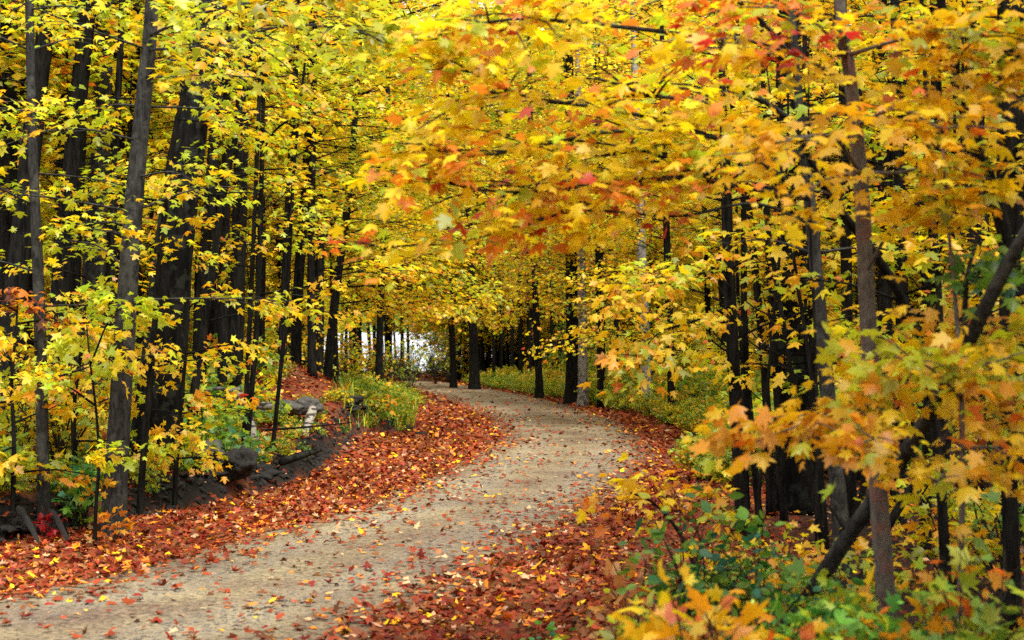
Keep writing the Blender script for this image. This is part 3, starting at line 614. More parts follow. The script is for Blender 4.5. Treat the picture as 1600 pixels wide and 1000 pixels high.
P[0][2] = gz(P[0][0], P[0][1]); pp, rr = trunk_mesh(wood, P, [.03,.028,.025,.018], 7, .05, flare=False); b0 = pp[0].copy(); wood.v = [v - b0 for v in wood.v]
tag(link('dead_branch', wood.mesh('dead_branch', B_DARK), loc=b0), 'thinner dark dead branch slanting behind the leaning grey trunk', 'branch')

# ------------------------------------------------------------------ wood trees from prototypes
def proto(name, label, H, r0, zlo, nsp, lmax, per, size, palette, T, bark, thick=.10, twig=.012, tilt=.6, shape='wood', group=None):
    wood, crown = MB(), MB()
    n = 16; zz = np.linspace(-.15, H, n); P = np.column_stack([.10 * np.sin(zz * .5 + rng.uniform(0, 6)) * zz / H * 2, .10 * np.cos(zz * .4 + rng.uniform(0, 6)) * zz / H * 2, zz])
    R = r0 * (1 - .85 * zz.clip(0) / H) ** .8 * (1 + .5 * np.exp(-zz.clip(0) / .25))
    tube(wood, P, R, 9, .06, rng.uniform(0, 6))
    for k in range(nsp):
        t = (k + rng.random()) / nsp; h = zlo + (H - zlo) * t
        a = k * 2.39996 + rng.uniform(-.5, .5)
        Ls = lmax * (1 - t ** 2.2 * .8) * rng.uniform(.6, 1.1)
        b0 = A(np.interp(h, zz, P[:, 0]), np.interp(h, zz, P[:, 1]), h); b1 = b0 + A(math.cos(a) * Ls, math.sin(a) * Ls, Ls * rng.uniform(-.10, .45))
        spray(wood, crown, b0, b1, .52 * Ls, int(per * Ls), size, palette, T, twig, thick=thick, tilt=tilt, ntw=max(4, int(Ls * 3.2)))
    return finish(name, label, 'tree', wood, crown, (0, 0, 0), bark, group=group)

placed = []
def free(x, y, dmin):
    for q in placed:
        if (q[0] - x) ** 2 + (q[1] - y) ** 2 < dmin * dmin: return False
    placed.append((x, y)); return True

GRP_L = 'maples crowded in the wood left of the road'
GRP_R = 'maples crowded in the wood right of the road'
GRP_C = 'maples standing around the far bend of the road'
GRP_B = 'tall maples closing the view behind the bend'
LAB_L = 'dark trunked yellow maple among many alike in the wood behind the left bank'
LAB_R = 'dark trunked gold maple among many alike in the wood behind the right thicket'
LAB_C = 'dark slim maple with gold leaves among many alike around the far bend'
LAB_B = 'tall yellow maple among many alike in the wall of leaves beyond the bend'
wa = [proto('maple_tree', LAB_L, 16, .14, 4.4, 110, 2.7, 40, .13, P_LEFT, T_LOW, B_DARK, group=GRP_L) for _ in range(3)]
wr = [proto('maple_tree', LAB_R, 15, .12, 3.6, 110, 2.6, 40, .13, P_RIGHT, T_LOW, B_DARK, group=GRP_R) for _ in range(2)]
wc = [proto('maple_tree', LAB_C, 13, .085, 3.0, 70, 2.4, 40, .125, P_FAR, T_LOW, B_DARK, group=GRP_C) for _ in range(3)]
wb = [proto('maple_tree', LAB_B, 21, .12, 1.6, 120, 3.2, 44, .19, p_, T_TINY, B_DARK, thick=.18, twig=.02, group=GRP_B) for p_ in (P_FAR, P_GOLD, P_LIME)]

LAB_H = 'high crowned maple among many alike standing before the lake'
wd = [proto('maple_tree', LAB_H, 20, .10, 4.6, 105, 3.2, 44, .19, p_, T_TINY, B_DARK, thick=.18, twig=.02, group='high crowned maples before the lake') for p_ in (P_FAR, P_GOLD)]
LAB_S = 'low leafy maple sapling among many alike under the trees left of the road'
LAB_T = 'low leafy maple sapling among many alike under the trees right of the road'
wsl = [proto('maple_sapling', LAB_S, 4.2, .03, .4, 34, 1.2, 62, .115, p_, T_LOW, B_DARK, thick=.09, group='saplings under the trees left of the road') for p_ in (P_LEFT, P_MIX)]
wsr = [proto('maple_sapling', LAB_T, 3.8, .03, .3, 34, 1.2, 62, .115, p_, T_LOW, B_DARK, thick=.09, group='saplings under the trees right of the road') for p_ in (P_RIGHT, P_SHRUB)]
used = set()
def put(pr, x, y, sc, tilt=.03):
    loc = (x, y, gz(x, y) - .02); rz = rng.uniform(0, 6.28); tl = tuple(rng.normal(0, tilt, 2))
    if pr.name not in used:
        used.add(pr.name); pr.location = loc; pr.rotation_euler = (tl[0], tl[1], rz); pr.scale = (sc, sc, sc); return pr
    return copy_tree(pr, loc, rz, sc, tilt=tl)

def scatter(protos, n, xr, yr, ok, dmin, sc):
    k = 0; tries = 0
    while k < n and tries < n * 60:
        tries += 1; y = rng.uniform(*yr); x = rng.uniform(*xr)
        if not ok(x, y) or not free(x, y, dmin): continue
        put(protos[k % len(protos)], x, y, rng.uniform(*sc)); k += 1
    print('scatter', k, 'of', n)

inview = lambda x, y, m=3.0: abs(x) < .37 * y + m
def px_of(x, y): return 800 + x / y * F
gap = lambda x, y: y > 45 and 492 < px_of(x, y) < 676
off = lambda x, y, a, b: x < bk(y) - a or x > vg(y) + b
scatter(wa, 46, (-24, -3), (18, 50), lambda x, y: inview(x, y) and x < bk(y) - 2.4 and not (y < 24 and x > -5.5), 1.4, (.8, 1.15))
scatter(wr, 48, (2, 22), (11, 50), lambda x, y: inview(x, y) and x > vg(y) + 2.2 + (1.5 if y < 16 else 0), 1.3, (.75, 1.1))
scatter(wc, 46, (-22, 22), (36, 98), lambda x, y: off(x, y, 1.2, 1.2) and inview(x, y, 0) and not (gap(x, y) and rng.random() < .5), 1.6, (.8, 1.2))
scatter(wd, 18, (-20, 6), (60, 126), lambda x, y: off(x, y, 1.2, 1.5) and gap(x, y), 1.5, (1.05, 1.5))
scatter(wb, 66, (-42, 42), (56, 124), lambda x, y: off(x, y, 2.5, 2.5) and inview(x, y, 1) and not gap(x, y), 2.0, (.85, 1.25))
placed = []
scatter(wsl, 30, (-20, -2), (20, 60), lambda x, y: inview(x, y, 0) and x < bk(y) - 1.6 and px_of(x, y) < 480 and not (y < 30 and x > -6.0), .9, (.5, 1.1))
scatter(wsr, 34, (1, 22), (22, 70), lambda x, y: inview(x, y, 0) and x > vg(y) + 1.6 and not gap(x, y), .9, (.5, 1.1))
for q, d_, sc_ in ((690,112,1.2),(712,96,1.0),(735,108,1.2),(760,88,1.0),(782,104,1.15),(806,92,1.1),(830,110,1.2),(855,84,1.0),(880,98,1.1),(905,78,1.0),(930,90,1.1),(960,80,1.0),(990,70,1.0),(1020,76,1.0),(675,122,1.35),(725,122,1.35),(790,121,1.35),(845,122,1.3)):
    x = (q - 800) / F * d_
    if off(x, d_, .8, .8): put(wb[int(q) % 3], x, d_, sc_)
placed = []
scatter(wc, 36, (-8, 20), (48, 92), lambda x, y: x > vg(y) + 1.0 and 660 < px_of(x, y) < 1010, .9, (.7, 1.25))
scatter(wsr, 56, (-10, 20), (55, 112), lambda x, y: off(x, y, .8, .8) and (672 < px_of(x, y) < 770 or 835 < px_of(x, y) < 1160), .9, (.7, 1.2))
for q in np.linspace(560, 1260, 22):
    for _ in range(40):
        d_ = rng.uniform(80, 124); x = (q + rng.uniform(-25, 25) - 800) / F * d_
        if off(x, d_, 1.5, 1.5) and not gap(x, d_): put(wb[int(rng.integers(0, 3))], x, d_, rng.uniform(1.4, 1.6)); break
for k in range(34):
    for _ in range(30):
        d_ = rng.uniform(44, 90); q = rng.uniform(690, 1010); x = (q - 800) / F * d_
        if x > vg(d_) + .9: break
    else: continue
    pole('bare_sapling', 'thin bare dark stem among many alike in the shade beyond the bend', 'bare thin stems beyond the bend', q, rng.normal(0, .02), d_, rng.uniform(5, 9), rng.uniform(8, 14))
for q, d_, sc_ in ((628,116,1.6),(648,108,1.55),(666,122,1.7),(684,116,1.65),(700,122,1.7),(610,123,1.65),(585,118,1.6),(560,112,1.55)):
    x = (q - 800) / F * d_
    if off(x, d_, .6, .6): put(wd[int(q) % 2], x, d_, sc_)
# the wood goes on unseen behind the camera; trees added to darken trunks ahead
LAB_O = 'tall unseen maple among many alike shading the wood nearest the camera'
for x, y in ((-19,-6),(-14,-12),(-9,-22),(-22,2),(4.5,-1.5),(7.5,2.5),(9,-4),(6,-9),(11,6),(13,-1),(2,-17),(9,-15),(-22,0),(14,10),(-3,-26)):
    c_ = copy_tree(wb[1], (x, y, gz(x, y)), rng.uniform(0, 6), rng.uniform(.75, .95), LAB_O, 'maples of the wood nearest the camera')

# ---- mid distance maples whose branches reach out over the road
reach = [
 ('slender maple leaning over the bend from the left, long yellow boughs', [(510,610,30),(522,480,30),(545,300,30),(560,100,30)], [15,14,12,9], 46, (-.9,.9), P_GOLD),
 ('maple behind the mound with long lime boughs toward the road', [(488,600,25.5),(486,450,25.5),(488,250,25.5),(492,60,25.5)], [14,13,11,9], 46, (-1.0,.8), P_LIME),
 ('maple at the inner side of the bend with boughs over the road end', [(592,590,44),(594,500,44),(600,350,44),(606,150,44)], [12,11,10,8], 60, (-3.1,3.1), P_GOLD),
 ('slim dark maple right of the road end, boughs reaching left', [(708,565,66),(705,500,66),(702,400,66),(700,200,66)], [10,10,9,7], 90, (-3.1,3.1), P_GOLD),
 ('dark stout maple beside the road end with golden boughs', [(741,565,64),(738,500,64),(735,400,64),(730,200,64)], [15,14,12,10], 90, (-3.1,3.1), P_FAR),
 ('slim maple at the outer side of the bend, boughs over the verge', [(842,590,52),(838,500,52),(834,380,52),(828,150,52)], [12,11,10,8], 90, (-3.1,3.1), P_GOLD),
 ('stout black maple in the shade beyond the outer verge', [(896,600,46),(895,500,46),(893,380,46),(890,150,46)], [24,22,19,15], 90, (-3.1,3.1), P_FAR),
 ('slim dark maple right of the stout black one beyond the verge', [(938,600,42),(936,500,42),(934,380,42),(930,150,42)], [10,10,9,7], 70, (-3.1,3.1), P_FAR),
 ('slim maple nearer the outer verge with gold boughs', [(1050,640,33),(1046,500,33),(1042,380,33),(1036,150,33)], [13,12,11,9], 70, (1.6,4.4), P_GOLD),
]
for lb, mk, wd_, ns, az_, p_ in reach:
    d_ = mk[0][2]; top = CAMZ + 560 / F * d_ + 1
    hero(lb, mk, wd_, B_DARK, ns, 1.6 if d_ < 40 else 2.6, top + SLOPE * d_, (1.6, 3.4) if d_ < 40 else (1.6, 3.0), 46 if d_ < 40 else 34, .105 if d_ < 40 else .15, p_, T_LOW if d_ > 28 else T_MID,
         az=az_, thick=.10, tilt=.45, width=.42, lump=.04, twig=.014)
for lb, mk, wd_ in (('pale barked trunk standing in the shade beyond the outer verge', [(911,600,44),(910,500,44),(908,400,44),(904,200,44)], [15,14,13,11]),
                    ('pale patchy trunk high above the outer verge, leaning left', [(1012,640,38),(1006,480,38),(1000,330,38),(992,120,38)], [15,15,14,11])):
    hero(lb, mk, wd_, B_PALE, 14, 5, 10, (1, 2.2), 40, .12, P_FAR, T_LOW)

# ------------------------------------------------------------------ low plants
def bush(name, label, cat, x, y, h, wd_, nst, per, size, palette, T, mat=M_LEAF, group=None, tilt=.7, bark=None, thick=.05, z=None):
    wood, crown = MB(), MB()
    for k in range(nst):
        a = k * 2.39996 + rng.uniform(-.5, .5); q = math.sqrt((k + .5) / nst)
        r_ = wd_ * q * rng.uniform(.7, 1.1); hh = h * (1.05 - .55 * q) * rng.uniform(.75, 1.15)
        root = A(rng.normal(0, .05 * wd_), rng.normal(0, .05 * wd_), -.03)
        spray(wood, crown, root, A(math.cos(a) * r_, math.sin(a) * r_, hh), .30 * max(h, wd_), per, size, palette, T, .004 + .004 * h, sag=.12, thick=thick, tilt=tilt, bare=.18, ntw=7)
    e = finish(name, label, cat, wood, crown, (0, 0, 0), bark or B_TWIG, mat, group, trunk_name='stem', crown_name='leaves')
    e.location = (x, y, gz(x, y) if z is None else z); return e

G_V = 'low bushes along the right verge'; L_V = 'low yellow green bush among many alike along the right verge'
bv = [bush('roadside_bush', L_V, 'bush', 0, 0, .85, .75, 16, 46, .085, p_, T_LOW, M_LEAF, G_V) for p_ in (P_SHRUB, P_MIX, P_SHRUB, pal(ygreen=3, gold=3, amber=1.5, green=1.5))]
k = 0
for y in np.concatenate([np.linspace(17.5, 36, 34), np.linspace(36.5, 74, 40)]):
    for row in range(3 if y < 40 else 2):
        x = float(vg(y)) + .35 + row * (.9 if y < 40 else 1.2) + rng.uniform(-.25, .25)
        if x < .38 * y: put(bv[k % 4], x, float(y) + rng.uniform(-.3, .3), rng.uniform(.6, .95) + .34 * row, .08); k += 1
# plants on the left bank
G_L2 = 'leafy plants along the top of the left bank'; L_L2 = 'leafy green and yellow plant among many alike along the left bank'
bl_ = [bush('woodland_plant', L_L2, 'plant', 0, 0, .42, .38, 9, 15, .085, p_, T_MID, M_LEAF, G_L2) for p_ in (P_SHRUB, P_MIX, P_GREEN, pal(yellow=3, lime=3, ygreen=2, amber=1))]
G_B = 'low bushes around the inner side of the bend'; L_B = 'low green bush among many alike on the inner side of the bend'
bb = [bush('roadside_bush', L_B, 'bush', 0, 0, .9, .7, 16, 50, .08, p_, T_LOW, M_LEAF, G_B) for p_ in (pal(ygreen=4, lime=1, green=4.5, gold=.5, deep=1), pal(ygreen=3.5, lime=2, green=2.5, gold=1))]
k = 0
for y in np.linspace(25, 62, 30):
    for row in range(3):
        x = float(bk(y)) - .35 - row * 1.0 + rng.uniform(-.3, .3)
        if 24 < y < 36 and rng.random() < .5: continue
        if px_of(x, y) < 545 or (row == 0 and rng.random() < .4): continue
        put(bb[k % 2], x, float(y), rng.uniform(.4, .7) + .22 * row, .08); k += 1
for y in np.linspace(22.5, 40, 26):
    q = rng.uniform(525, 655); x = (q - 800) / F * y
    if x < bk(y) - .12: put(bb[k % 2], x, float(y), rng.uniform(.2, .55), .2) if rng.random() < .45 else put(bl_[k % 4], x, float(y), rng.uniform(.7, 1.7), .25); k += 1
G_F = 'low bushes in front of the lake'; L_F = 'low bush among many alike between the lake and the road'
bf = bush('roadside_bush', L_F, 'bush', 0, 0, 1.5, 1.4, 18, 60, .14, pal(ygreen=4, green=3, lime=2, amber=1, orange=.6), T_TINY, M_LEAF, G_F)
for x in np.linspace(-21, 4, 30):
    y = rng.uniform(96, 118)
    if off(x, y, .6, .6): put(bf, float(x), y, rng.uniform(.7, 1.25), .08)
k = 0
for y in np.linspace(11.5, 25, 44):
    for row in range(3):
        x = float(bk(y)) - .42 - row * .75 - abs(rng.normal(0, .28))
        q = px_of(x, y); lim = .55 if 400 < q < 560 else 1.4
        if abs(x) < .37 * y + .3 and not (395 < q < 560 and rng.random() < .3): put(bl_[k % 4], x, float(y), rng.uniform(.5, lim) + (.3 * row if lim > 1 else 0), .1); k += 1
for y in np.linspace(13, 30, 40):
    x = float(bk(y)) - rng.uniform(.08, .5)
    if abs(x) < .37 * y + .3 and rng.random() < .8: put(bl_[int(rng.integers(0, 4))], x, float(y), rng.uniform(.28, .62), .25)
for _ in range(90):
    y = rng.uniform(18.5, 33); q = rng.uniform(430, 650); x = (q - 800) / F * y
    if math.hypot((x - MOUND[0]) / 1.5, (y - 25.5) / 3.2) < 1.05 and q < 560: continue
    if x < bk(y) - .08 and x > bk(y) - 2.2: put((bl_ + bb + bb)[int(rng.integers(0, 8))], x, float(y), rng.uniform(.25, .6), .2)
bush('woodland_plant', 'bright lime leafed plant at the left picture edge above the dark bank', 'plant', -4.75, 13.0, .62, .36, 12, 20, .10, pal(lime=5, ygreen=3), T_OVAL)
bush('woodland_plant', 'deep green plant between the slim and the grey trunk', 'plant', *at(255/2+0, 0, 13.6)[:2], .75, .3, 8, 14, .12, P_GREEN, T_MID, M_GREEN)
bush('woodland_plant', 'small plant with red leaves beside the foot of the slim grey maple', 'plant', *at(72, 0, 12.9)[:2], .22, .16, 6, 6, .09, pal(red=4, crimson=1), T_MID)
bush('woodland_plant', 'small orange leafed seedling at the foot of the grey maple', 'plant', *at(180, 0, 12.75)[:2], .30, .12, 5, 6, .095, pal(orange=3, amber=2), T_MID)

for lb, px_, d_, h_, p_ in (('bushy yellow sapling low at the left edge behind the dark trunk', 20, 15.5, 1.5, P_LEFT), ('bushy yellow sapling low behind the slim grey maple', 95, 15.5, 1.7, P_LEFT), ('bushy gold sapling low between the grey and the broad black trunk', 205, 17.5, 1.6, P_GOLD),
        ('bushy green gold sapling low right of the broad black trunk', 305, 17.6, 1.2, P_SHRUB), ('bushy lime sapling low behind the grey maple', 150, 18, 2.1, P_LIME)):
    bush('maple_sapling', lb, 'sapling', (px_ - 800) / F * d_, d_, h_, .85, 20, 20, .10, p_, T_MID)
# thin brush in front of the lake
for lb, px_, d_, h_, p_ in (('thin orange leaved sapling standing before the lake', 566, 58, 2.6, P_AMBER), ('thin green sapling before the lake, left of the orange one', 530, 55, 2.4, P_SHRUB), ('thin branching sapling amid the lake opening', 596, 50, 3.0, P_FAR), ('thin gold sapling at the left side of the lake opening', 548, 47, 2.6, P_GOLD), ('thin green gold sapling at the right side of the lake opening', 640, 56, 2.6, P_SHRUB), ('thin bare looking sapling before the lake, close to the road end', 625, 60, 2.8, P_SHRUB), ('thin yellow green sapling between the two lake openings', 680, 74, 3.2, P_SHRUB), ('second thin sapling between the two lake openings', 700, 78, 3.0, P_MIX), ('thin gold sapling before the lake near the dark slim maple', 650, 84, 3.0, P_GOLD)):
    bush('maple_sapling', lb, 'sapling', (px_ - 800) / F * d_, d_, h_, 1.1, 16, 9, .15, p_, T_LOW)
# grass on the inner side of the bend
g = MB(); N = 4200
gy = rng.uniform(20, 46, N); gx = bk(gy) - np.abs(rng.normal(.1, .5, N)) - .05
kk = sstep(-.4, .3, vnoise(gx, gy, 1.1, 6)) * sstep(21, 27, gy) * sstep(500, 590, 800 + gx / gy * F) > rng.random(N) * 1.1; gx, gy = gx[kk], gy[kk]; N = len(gx)
gzz = ground(gx, gy); hh = rng.uniform(.10, .36, N) * (1 + .5 * vnoise(gx, gy, 2.3, 3)); an = rng.uniform(0, 6.28, N); dx, dy = np.cos(an), np.sin(an); bw = .006 + .00018 * gy
V = np.zeros((N, 5, 3)); be = rng.uniform(.15, .6, N) * hh
for q, (f_, wv) in enumerate(((0, 1), (0, -1), (.6, .8), (.6, -.8))):
    V[:, q] = np.column_stack([gx - dy * bw * wv + dx * be * f_ * f_, gy + dx * bw * wv + dy * be * f_ * f_, gzz + hh * f_ - .01])
V[:, 4] = np.column_stack([gx + dx * be, gy + dy * be, gzz + hh * .9])
f = (np.array([[0, 1, 2], [1, 3, 2], [2, 3, 4]])[None] + (np.arange(N) * 5)[:, None, None]).reshape(-1, 3)
g.add(V.reshape(-1, 3), tris=f, col=np.repeat(colours(pal(ygreen=4, lime=1.6, green=3, tan=.8), N), 5, 0))
tag(link('grass', g.mesh('grass', M_GREEN)), 'tall green and straw coloured grass on the inner side of the bend', 'grass', kind='stuff')

# ---- foreground plants, lower right corner
def fp(label, px, d, h, wd_, nst, per, size, palette, T, mat=M_LEAF, name='woodland_plant', tilt=.8):
    x = (px - 800) / F * d; return bush(name, label, 'plant', x, d, h, wd_, nst, per, size, palette, T, mat, tilt=tilt)
fp('leafy dark green plant standing over the red litter, lower right', 1080, 7.4, 1.0, .40, 16, 20, 0.078, P_GREEN, T_OVAL, M_GREEN)
fp('wide bright green plant right of the dark green one', 1175, 7.2, .66, .55, 18, 24, 0.078, P_GREEN, T_OVAL, M_GREEN)
fp('lime green low plant at the litter edge, lower right', 1010, 6.8, .55, .40, 14, 21, 0.074, pal(lime=4, ygreen=3), T_OVAL)
fp('large leafed bright yellow maple seedling at the bottom edge', 1090, 5.1, .86, .45, 14, 9, 0.102, pal(yellow=6, gold=2), T_HI)
fp('yellow maple seedling at the bottom edge beside the litter', 980, 5.2, .78, .28, 10, 8, 0.102, pal(yellow=5, gold=3, salmon=1), T_HI)
fp('orange and yellow maple seedling at the bottom edge under the green plants', 1175, 5.2, .84, .38, 13, 10, 0.098, pal(amber=3, gold=3, orange=2), T_HI)
fp('green leafy bush at the bottom edge in front of the speckled trunk', 1285, 5.6, .74, .50, 20, 22, 0.074, pal(green=4, ygreen=2, deep=1), T_MID, M_GREEN)
fp('mixed green and orange seedling at the foot of the speckled trunk', 1425, 5.8, .66, .42, 14, 14, 0.082, pal(green=3, amber=2, ygreen=2, gold=1), T_MID)
fp('fresh green maple seedling at the lower right corner', 1550, 5.4, .98, .38, 14, 14, 0.094, pal(green=3, ygreen=4), T_HI, M_GREEN)
fp('amber maple seedling at the bottom edge near the right corner', 1480, 5.5, .80, .38, 12, 14, 0.090, pal(amber=4, orange=2, ygreen=1), T_HI)
fp('small green sprig in the red litter at the bottom edge', 850, 8.0, .16, .16, 7, 6, 0.057, P_GREEN, T_OVAL, M_GREEN)
fp('tan drooping leaved plant over the litter, left of the dark green plant', 990, 7.9, .55, .32, 9, 12, 0.090, pal(tan=4, amber=1), T_OVAL)
fp('yellow seedling behind the green plants, before the black trunk', 1225, 8.8, .45, .40, 10, 12, 0.078, P_GOLD, T_MID)
fp('gold seedling behind the green plants, left of the upright maple foot', 1130, 9.4, .40, .36, 9, 10, 0.078, P_GOLD, T_MID)
fp('low amber seedling at the foot of the leaning grey log', 1262, 7.6, .40, .36, 9, 10, 0.082, P_AMBER, T_MID)
fp('low green seedling between the leaning grey log and the speckled trunk', 1330, 7.8, .55, .45, 12, 16, 0.074, P_MIX, T_MID)
hero('thin arching sapling with yellow leaves over the road edge litter', [(1090,900,9.6),(1060,830,9.5),(1020,785,9.4),(985,770,9.3)], [7,6,4,3], B_DARK, 0, top_ext=0, name='maple_sapling', custom=[
     cu([(1030,795,9.4),(990,780,9.3),(940,800,9.1)], 34, w=.24, size=.10, pal=P_GOLD, r=.005), cu([(1060,830,9.5),(1030,780,9.6),(1010,745,9.6)], 34, w=.26, size=.10, pal=P_GOLD, r=.005), cu([(1075,860,9.5),(1100,800,9.6),(1120,760,9.6)], 40, w=.3, size=.10, pal=P_AMBER, r=.005)])
for lb, px_, d_, h_, p_ in (('bushy green gold sapling low behind the thin pale stem', 1480, 9.5, .8, P_RIGHT),
        ('bushy lime sapling low at the right edge', 1580, 9, 1.3, P_MIX)):
    bush('maple_sapling', lb, 'sapling', (px_ - 800) / F * d_, d_, h_, .7, 16, 16, .10, p_, T_MID)

# ------------------------------------------------------------------ stones, logs and roots on the left bank
def stone_material(name, a_, b_):
    m, n, l = attr_mat(name); o = n.new('ShaderNodeOutputMaterial'); p = n.new('ShaderNodeBsdfPrincipled'); p.inputs['Roughness'].default_value = .9
    tc = n.new('ShaderNodeTexCoord'); nz = n.new('ShaderNodeTexNoise'); nz.inputs['Scale'].default_value = 9; nz.inputs['Detail'].default_value = 8; nz.inputs['Roughness'].default_value = .7
    cr = n.new('ShaderNodeValToRGB'); cr.color_ramp.elements[0].position = .35; cr.color_ramp.elements[1].position = .7
    cr.color_ramp.elements[0].color = (*a_, 1); cr.color_ramp.elements[1].color = (*b_, 1)
    b = n.new('ShaderNodeBump'); b.inputs['Strength'].default_value = 1.0; b.inputs['Distance'].default_value = .06
    l.new(tc.outputs['Object'], nz.inputs['Vector']); l.new(nz.outputs['Fac'], cr.inputs[0]); l.new(cr.outputs[0], p.inputs['Base Color'])
    l.new(nz.outputs['Fac'], b.inputs['Height']); l.new(b.outputs[0], p.inputs['Normal']); l.new(p.outputs[0], o.inputs[0]); return m
M_STONE = stone_material('granite', (.035, .033, .03), (.09, .085, .078)); M_SOILROCK = stone_material('dark_earth', (.003, .0027, .0025), (.013, .011, .009))
def stone(name, label, cat, c, dims, mat, rot=0, rough=.22, seed=0., group=None):
    bm = bmesh.new(); bmesh.ops.create_icosphere(bm, subdivisions=4, radius=1)
    for v in bm.verts:
        d = 1 + rough * 1.6 * mnoise.noise(v.co * 1.1 + Vector((seed, seed * 2, 3))) + rough * .6 * mnoise.noise(v.co * 3.1 + Vector((seed, 7, seed))) + rough * .45 * mnoise.noise(v.co * 7 + Vector((1, seed, 2))) + rough * .3 * mnoise.noise(v.co * 17 + Vector((seed, 1, 5)))
        v.co = Vector((v.co.x * dims[0] * d, v.co.y * dims[1] * d, v.co.z * dims[2] * d))
    for f in bm.faces: f.smooth = True
    me = bpy.data.meshes.new(name); bm.to_mesh(me); bm.free(); me.materials.append(mat)
    o = link(name, me, loc=c); o.rotation_euler = (0, 0, rot); return tag(o, label, cat, group)
def onground(px, d, up=0.): x = (px - 800) / F * d; return A(x, d, gz(x, d) + up)
stone('boulder', 'rounded grey boulder half buried in the leafy mound', 'boulder', at(484, 634, 22.6), (.22, .25, .13), M_STONE, .3, seed=3)
stone('boulder', 'long low grey boulder left of the rounded one in the mound', 'boulder', at(447, 638, 22.5), (.34, .25, .13), M_STONE, -.2, seed=8)
stone('boulder', 'grey flat faced boulder behind the dark stump on the bank', 'boulder', at(330, 712, 16.6), (.22, .2, .17), M_STONE, .5, seed=5)
stone('boulder', 'small dark stone in the litter at the foot of the grassy slope', 'stone', onground(657, 28, .03), (.13, .1, .07), M_SOILROCK, 0, seed=4)
stone('tree_stump', 'black rotten stump at the edge of the left bank', 'stump', at(376, 722, 16.4), (.17, .16, .15), M_SOILROCK, .4, .4, 6)
stone('fallen_log', 'rotten black log end lying left of the stump', 'log', at(345, 742, 16.4), (.26, .11, .07), M_SOILROCK, .3, .35, 9)
for k in range(18):
    d_ = 12.2 + 13.5 * rng.random() ** 1.15; x_ = float(bk(d_)) - rng.uniform(-.05, .38)
    sz_ = .05 + .17 * rng.random() ** 2.2
    stone('earth_clod', 'clod of black earth among many alike along the cut edge of the left bank', 'earth', A(x_, d_, gz(x_, d_)), (sz_ * rng.uniform(.8, 1.6), sz_, sz_ * rng.uniform(.35, .7)), M_SOILROCK,
          rng.uniform(0, 3), .75, 11 + 3.3 * k, 'clods of black earth along the left bank')

def lumps(name, label, cat, pos, rad, mat):
    bm = bmesh.new(); bmesh.ops.create_icosphere(bm, subdivisions=1, radius=1); V = np.array([v.co[:] for v in bm.verts]); T3 = np.array([[v.index for v in f.verts] for f in bm.faces]); bm.free()
    N = len(pos); k = len(V); sc = rad[:, None] * rng.uniform(.55, 1.3, (N, 3)) * A(1, 1, .75)
    Q = V[None] * sc[:, None] * rng.uniform(.72, 1.25, (N, k, 1)) + pos[:, None]
    g = MB(); g.add(Q.reshape(-1, 3), tris=(T3[None] + (np.arange(N) * k)[:, None, None]).reshape(-1, 3))
    return tag(link(name, g.mesh(name, mat, False)), label, cat, kind='stuff')
N = 2600; ly = rng.uniform(11.5, 30, N); lx = bk(ly) + .06 - np.abs(rng.normal(.16, .16, N)); q = np.abs(lx) < .38 * ly + .3; lx, ly = lx[q], ly[q]
lumps('bank_soil', 'crumbly black earth on the cut face of the left bank', 'soil', np.column_stack([lx, ly, ground(lx, ly)]), .012 + .05 * rng.random(len(lx)) ** 3, M_SOILROCK)
M_PEB = stone_material('gravel_stone', (.10, .085, .07), (.32, .28, .22))
N = 16000; ly = 7.5 + 16 * rng.random(N) ** 1.5; lx = gl(ly) + (gr(ly) - gl(ly)) * rng.random(N); q = np.abs(lx) < .38 * ly + .3; lx, ly = lx[q], ly[q]
lu = (lx - gl(ly) + .1) / (gr(ly) - gl(ly) + .2)
lumps('loose_gravel', 'loose small stones lying on the gravel road', 'gravel', np.column_stack([lx, ly, ground(lx, ly) + .006 + .03 * np.sin(np.pi * lu) - .010]), .006 + .014 * rng.random(len(lx)) ** 2.5, M_PEB)

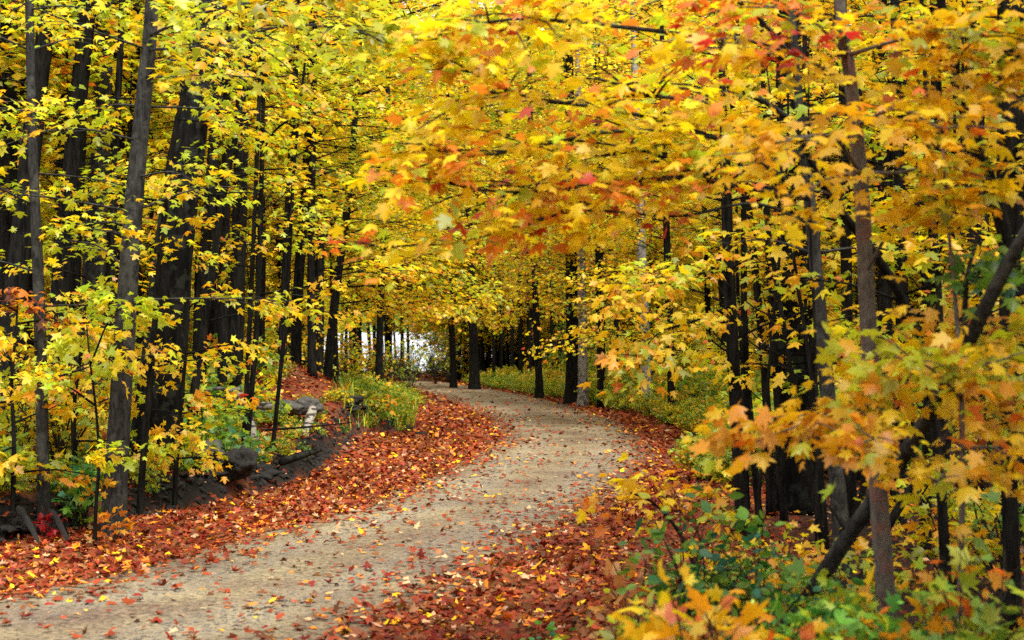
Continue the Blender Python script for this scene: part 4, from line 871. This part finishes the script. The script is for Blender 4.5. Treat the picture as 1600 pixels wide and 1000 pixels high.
def stick(name, label, cat, pts, rads, mat, sides=9, lump=.05, group=None):
    wood = MB(); P_ = [np.asarray(q) for q in pts]; n_ = 12; pp_ = resample(P_, n_)
    tube(wood, pp_, np.interp(np.linspace(0, 1, n_), np.linspace(0, 1, len(rads)), rads), sides, lump, rng.uniform(0, 6)); b_ = pp_[0].copy(); wood.v = [v - b_ for v in wood.v]
    return tag(link(name, wood.mesh(name, mat), loc=b_), label, cat, group)
stick('birch_log', 'broken birch log leaning at the left foot of the mound', 'log', [at(370,612,19.6), at(381,640,19.2), at(392,672,18.9), at(398,690,18.7)], [.075,.085,.08,.07], B_BIRCH, 12)
stick('birch_log', 'short birch log leaning below the rounded boulder', 'log', [at(489,640,21.6), at(482,660,21.2), at(475,684,20.9)], [.07,.07,.06], B_BIRCH, 12)
stick('birch_log', 'birch log lying level behind the leaning one', 'log', [at(394,632,20.4), at(410,634,20.4), at(425,634,20.4)], [.055,.06,.055], B_BIRCH, 10)
stick('dead_branch', 'pale dead branch lying left of the leaning birch log', 'branch', [at(310,615,20), at(340,607,20), at(365,612,19.8)], [.02,.03,.025], B_PALE, 6)
stick('dead_branch', 'thin dead branch slanting over the mound', 'branch', [at(335,650,18.5), at(390,620,19.5), at(425,595,20)], [.012,.011,.006], B_DARK, 5)
stick('dead_branch', 'long dark dead branch lying below the boulders', 'branch', [at(415,672,19), at(470,668,20), at(550,660,21)], [.018,.016,.008], B_DARK, 6)
stick('dead_branch', 'thick dark dead branch lying on the slope right of the stump', 'branch', [at(440,722,17.5), at(470,712,18), at(500,703,18.4)], [.05,.05,.03], B_BLACK, 7)
for lb, a_, b_ in (('dark root sticking out of the bank at the left edge', (30,795,12.9), (62,850,12.4)), ('second dark root sticking out of the bank beside the red leaves', (80,800,13), (108,848,12.6)), ('dark root slanting down the bank below the grey maple', (180,815,13.6), (222,850,13.2))):
    stick('root', lb, 'root', [at(*a_), (at(*a_) + at(*b_)) / 2 + A(0, 0, .02), at(*b_)], [.035, .03, .014], M_SOILROCK, 7, .3)
print('leaves done')
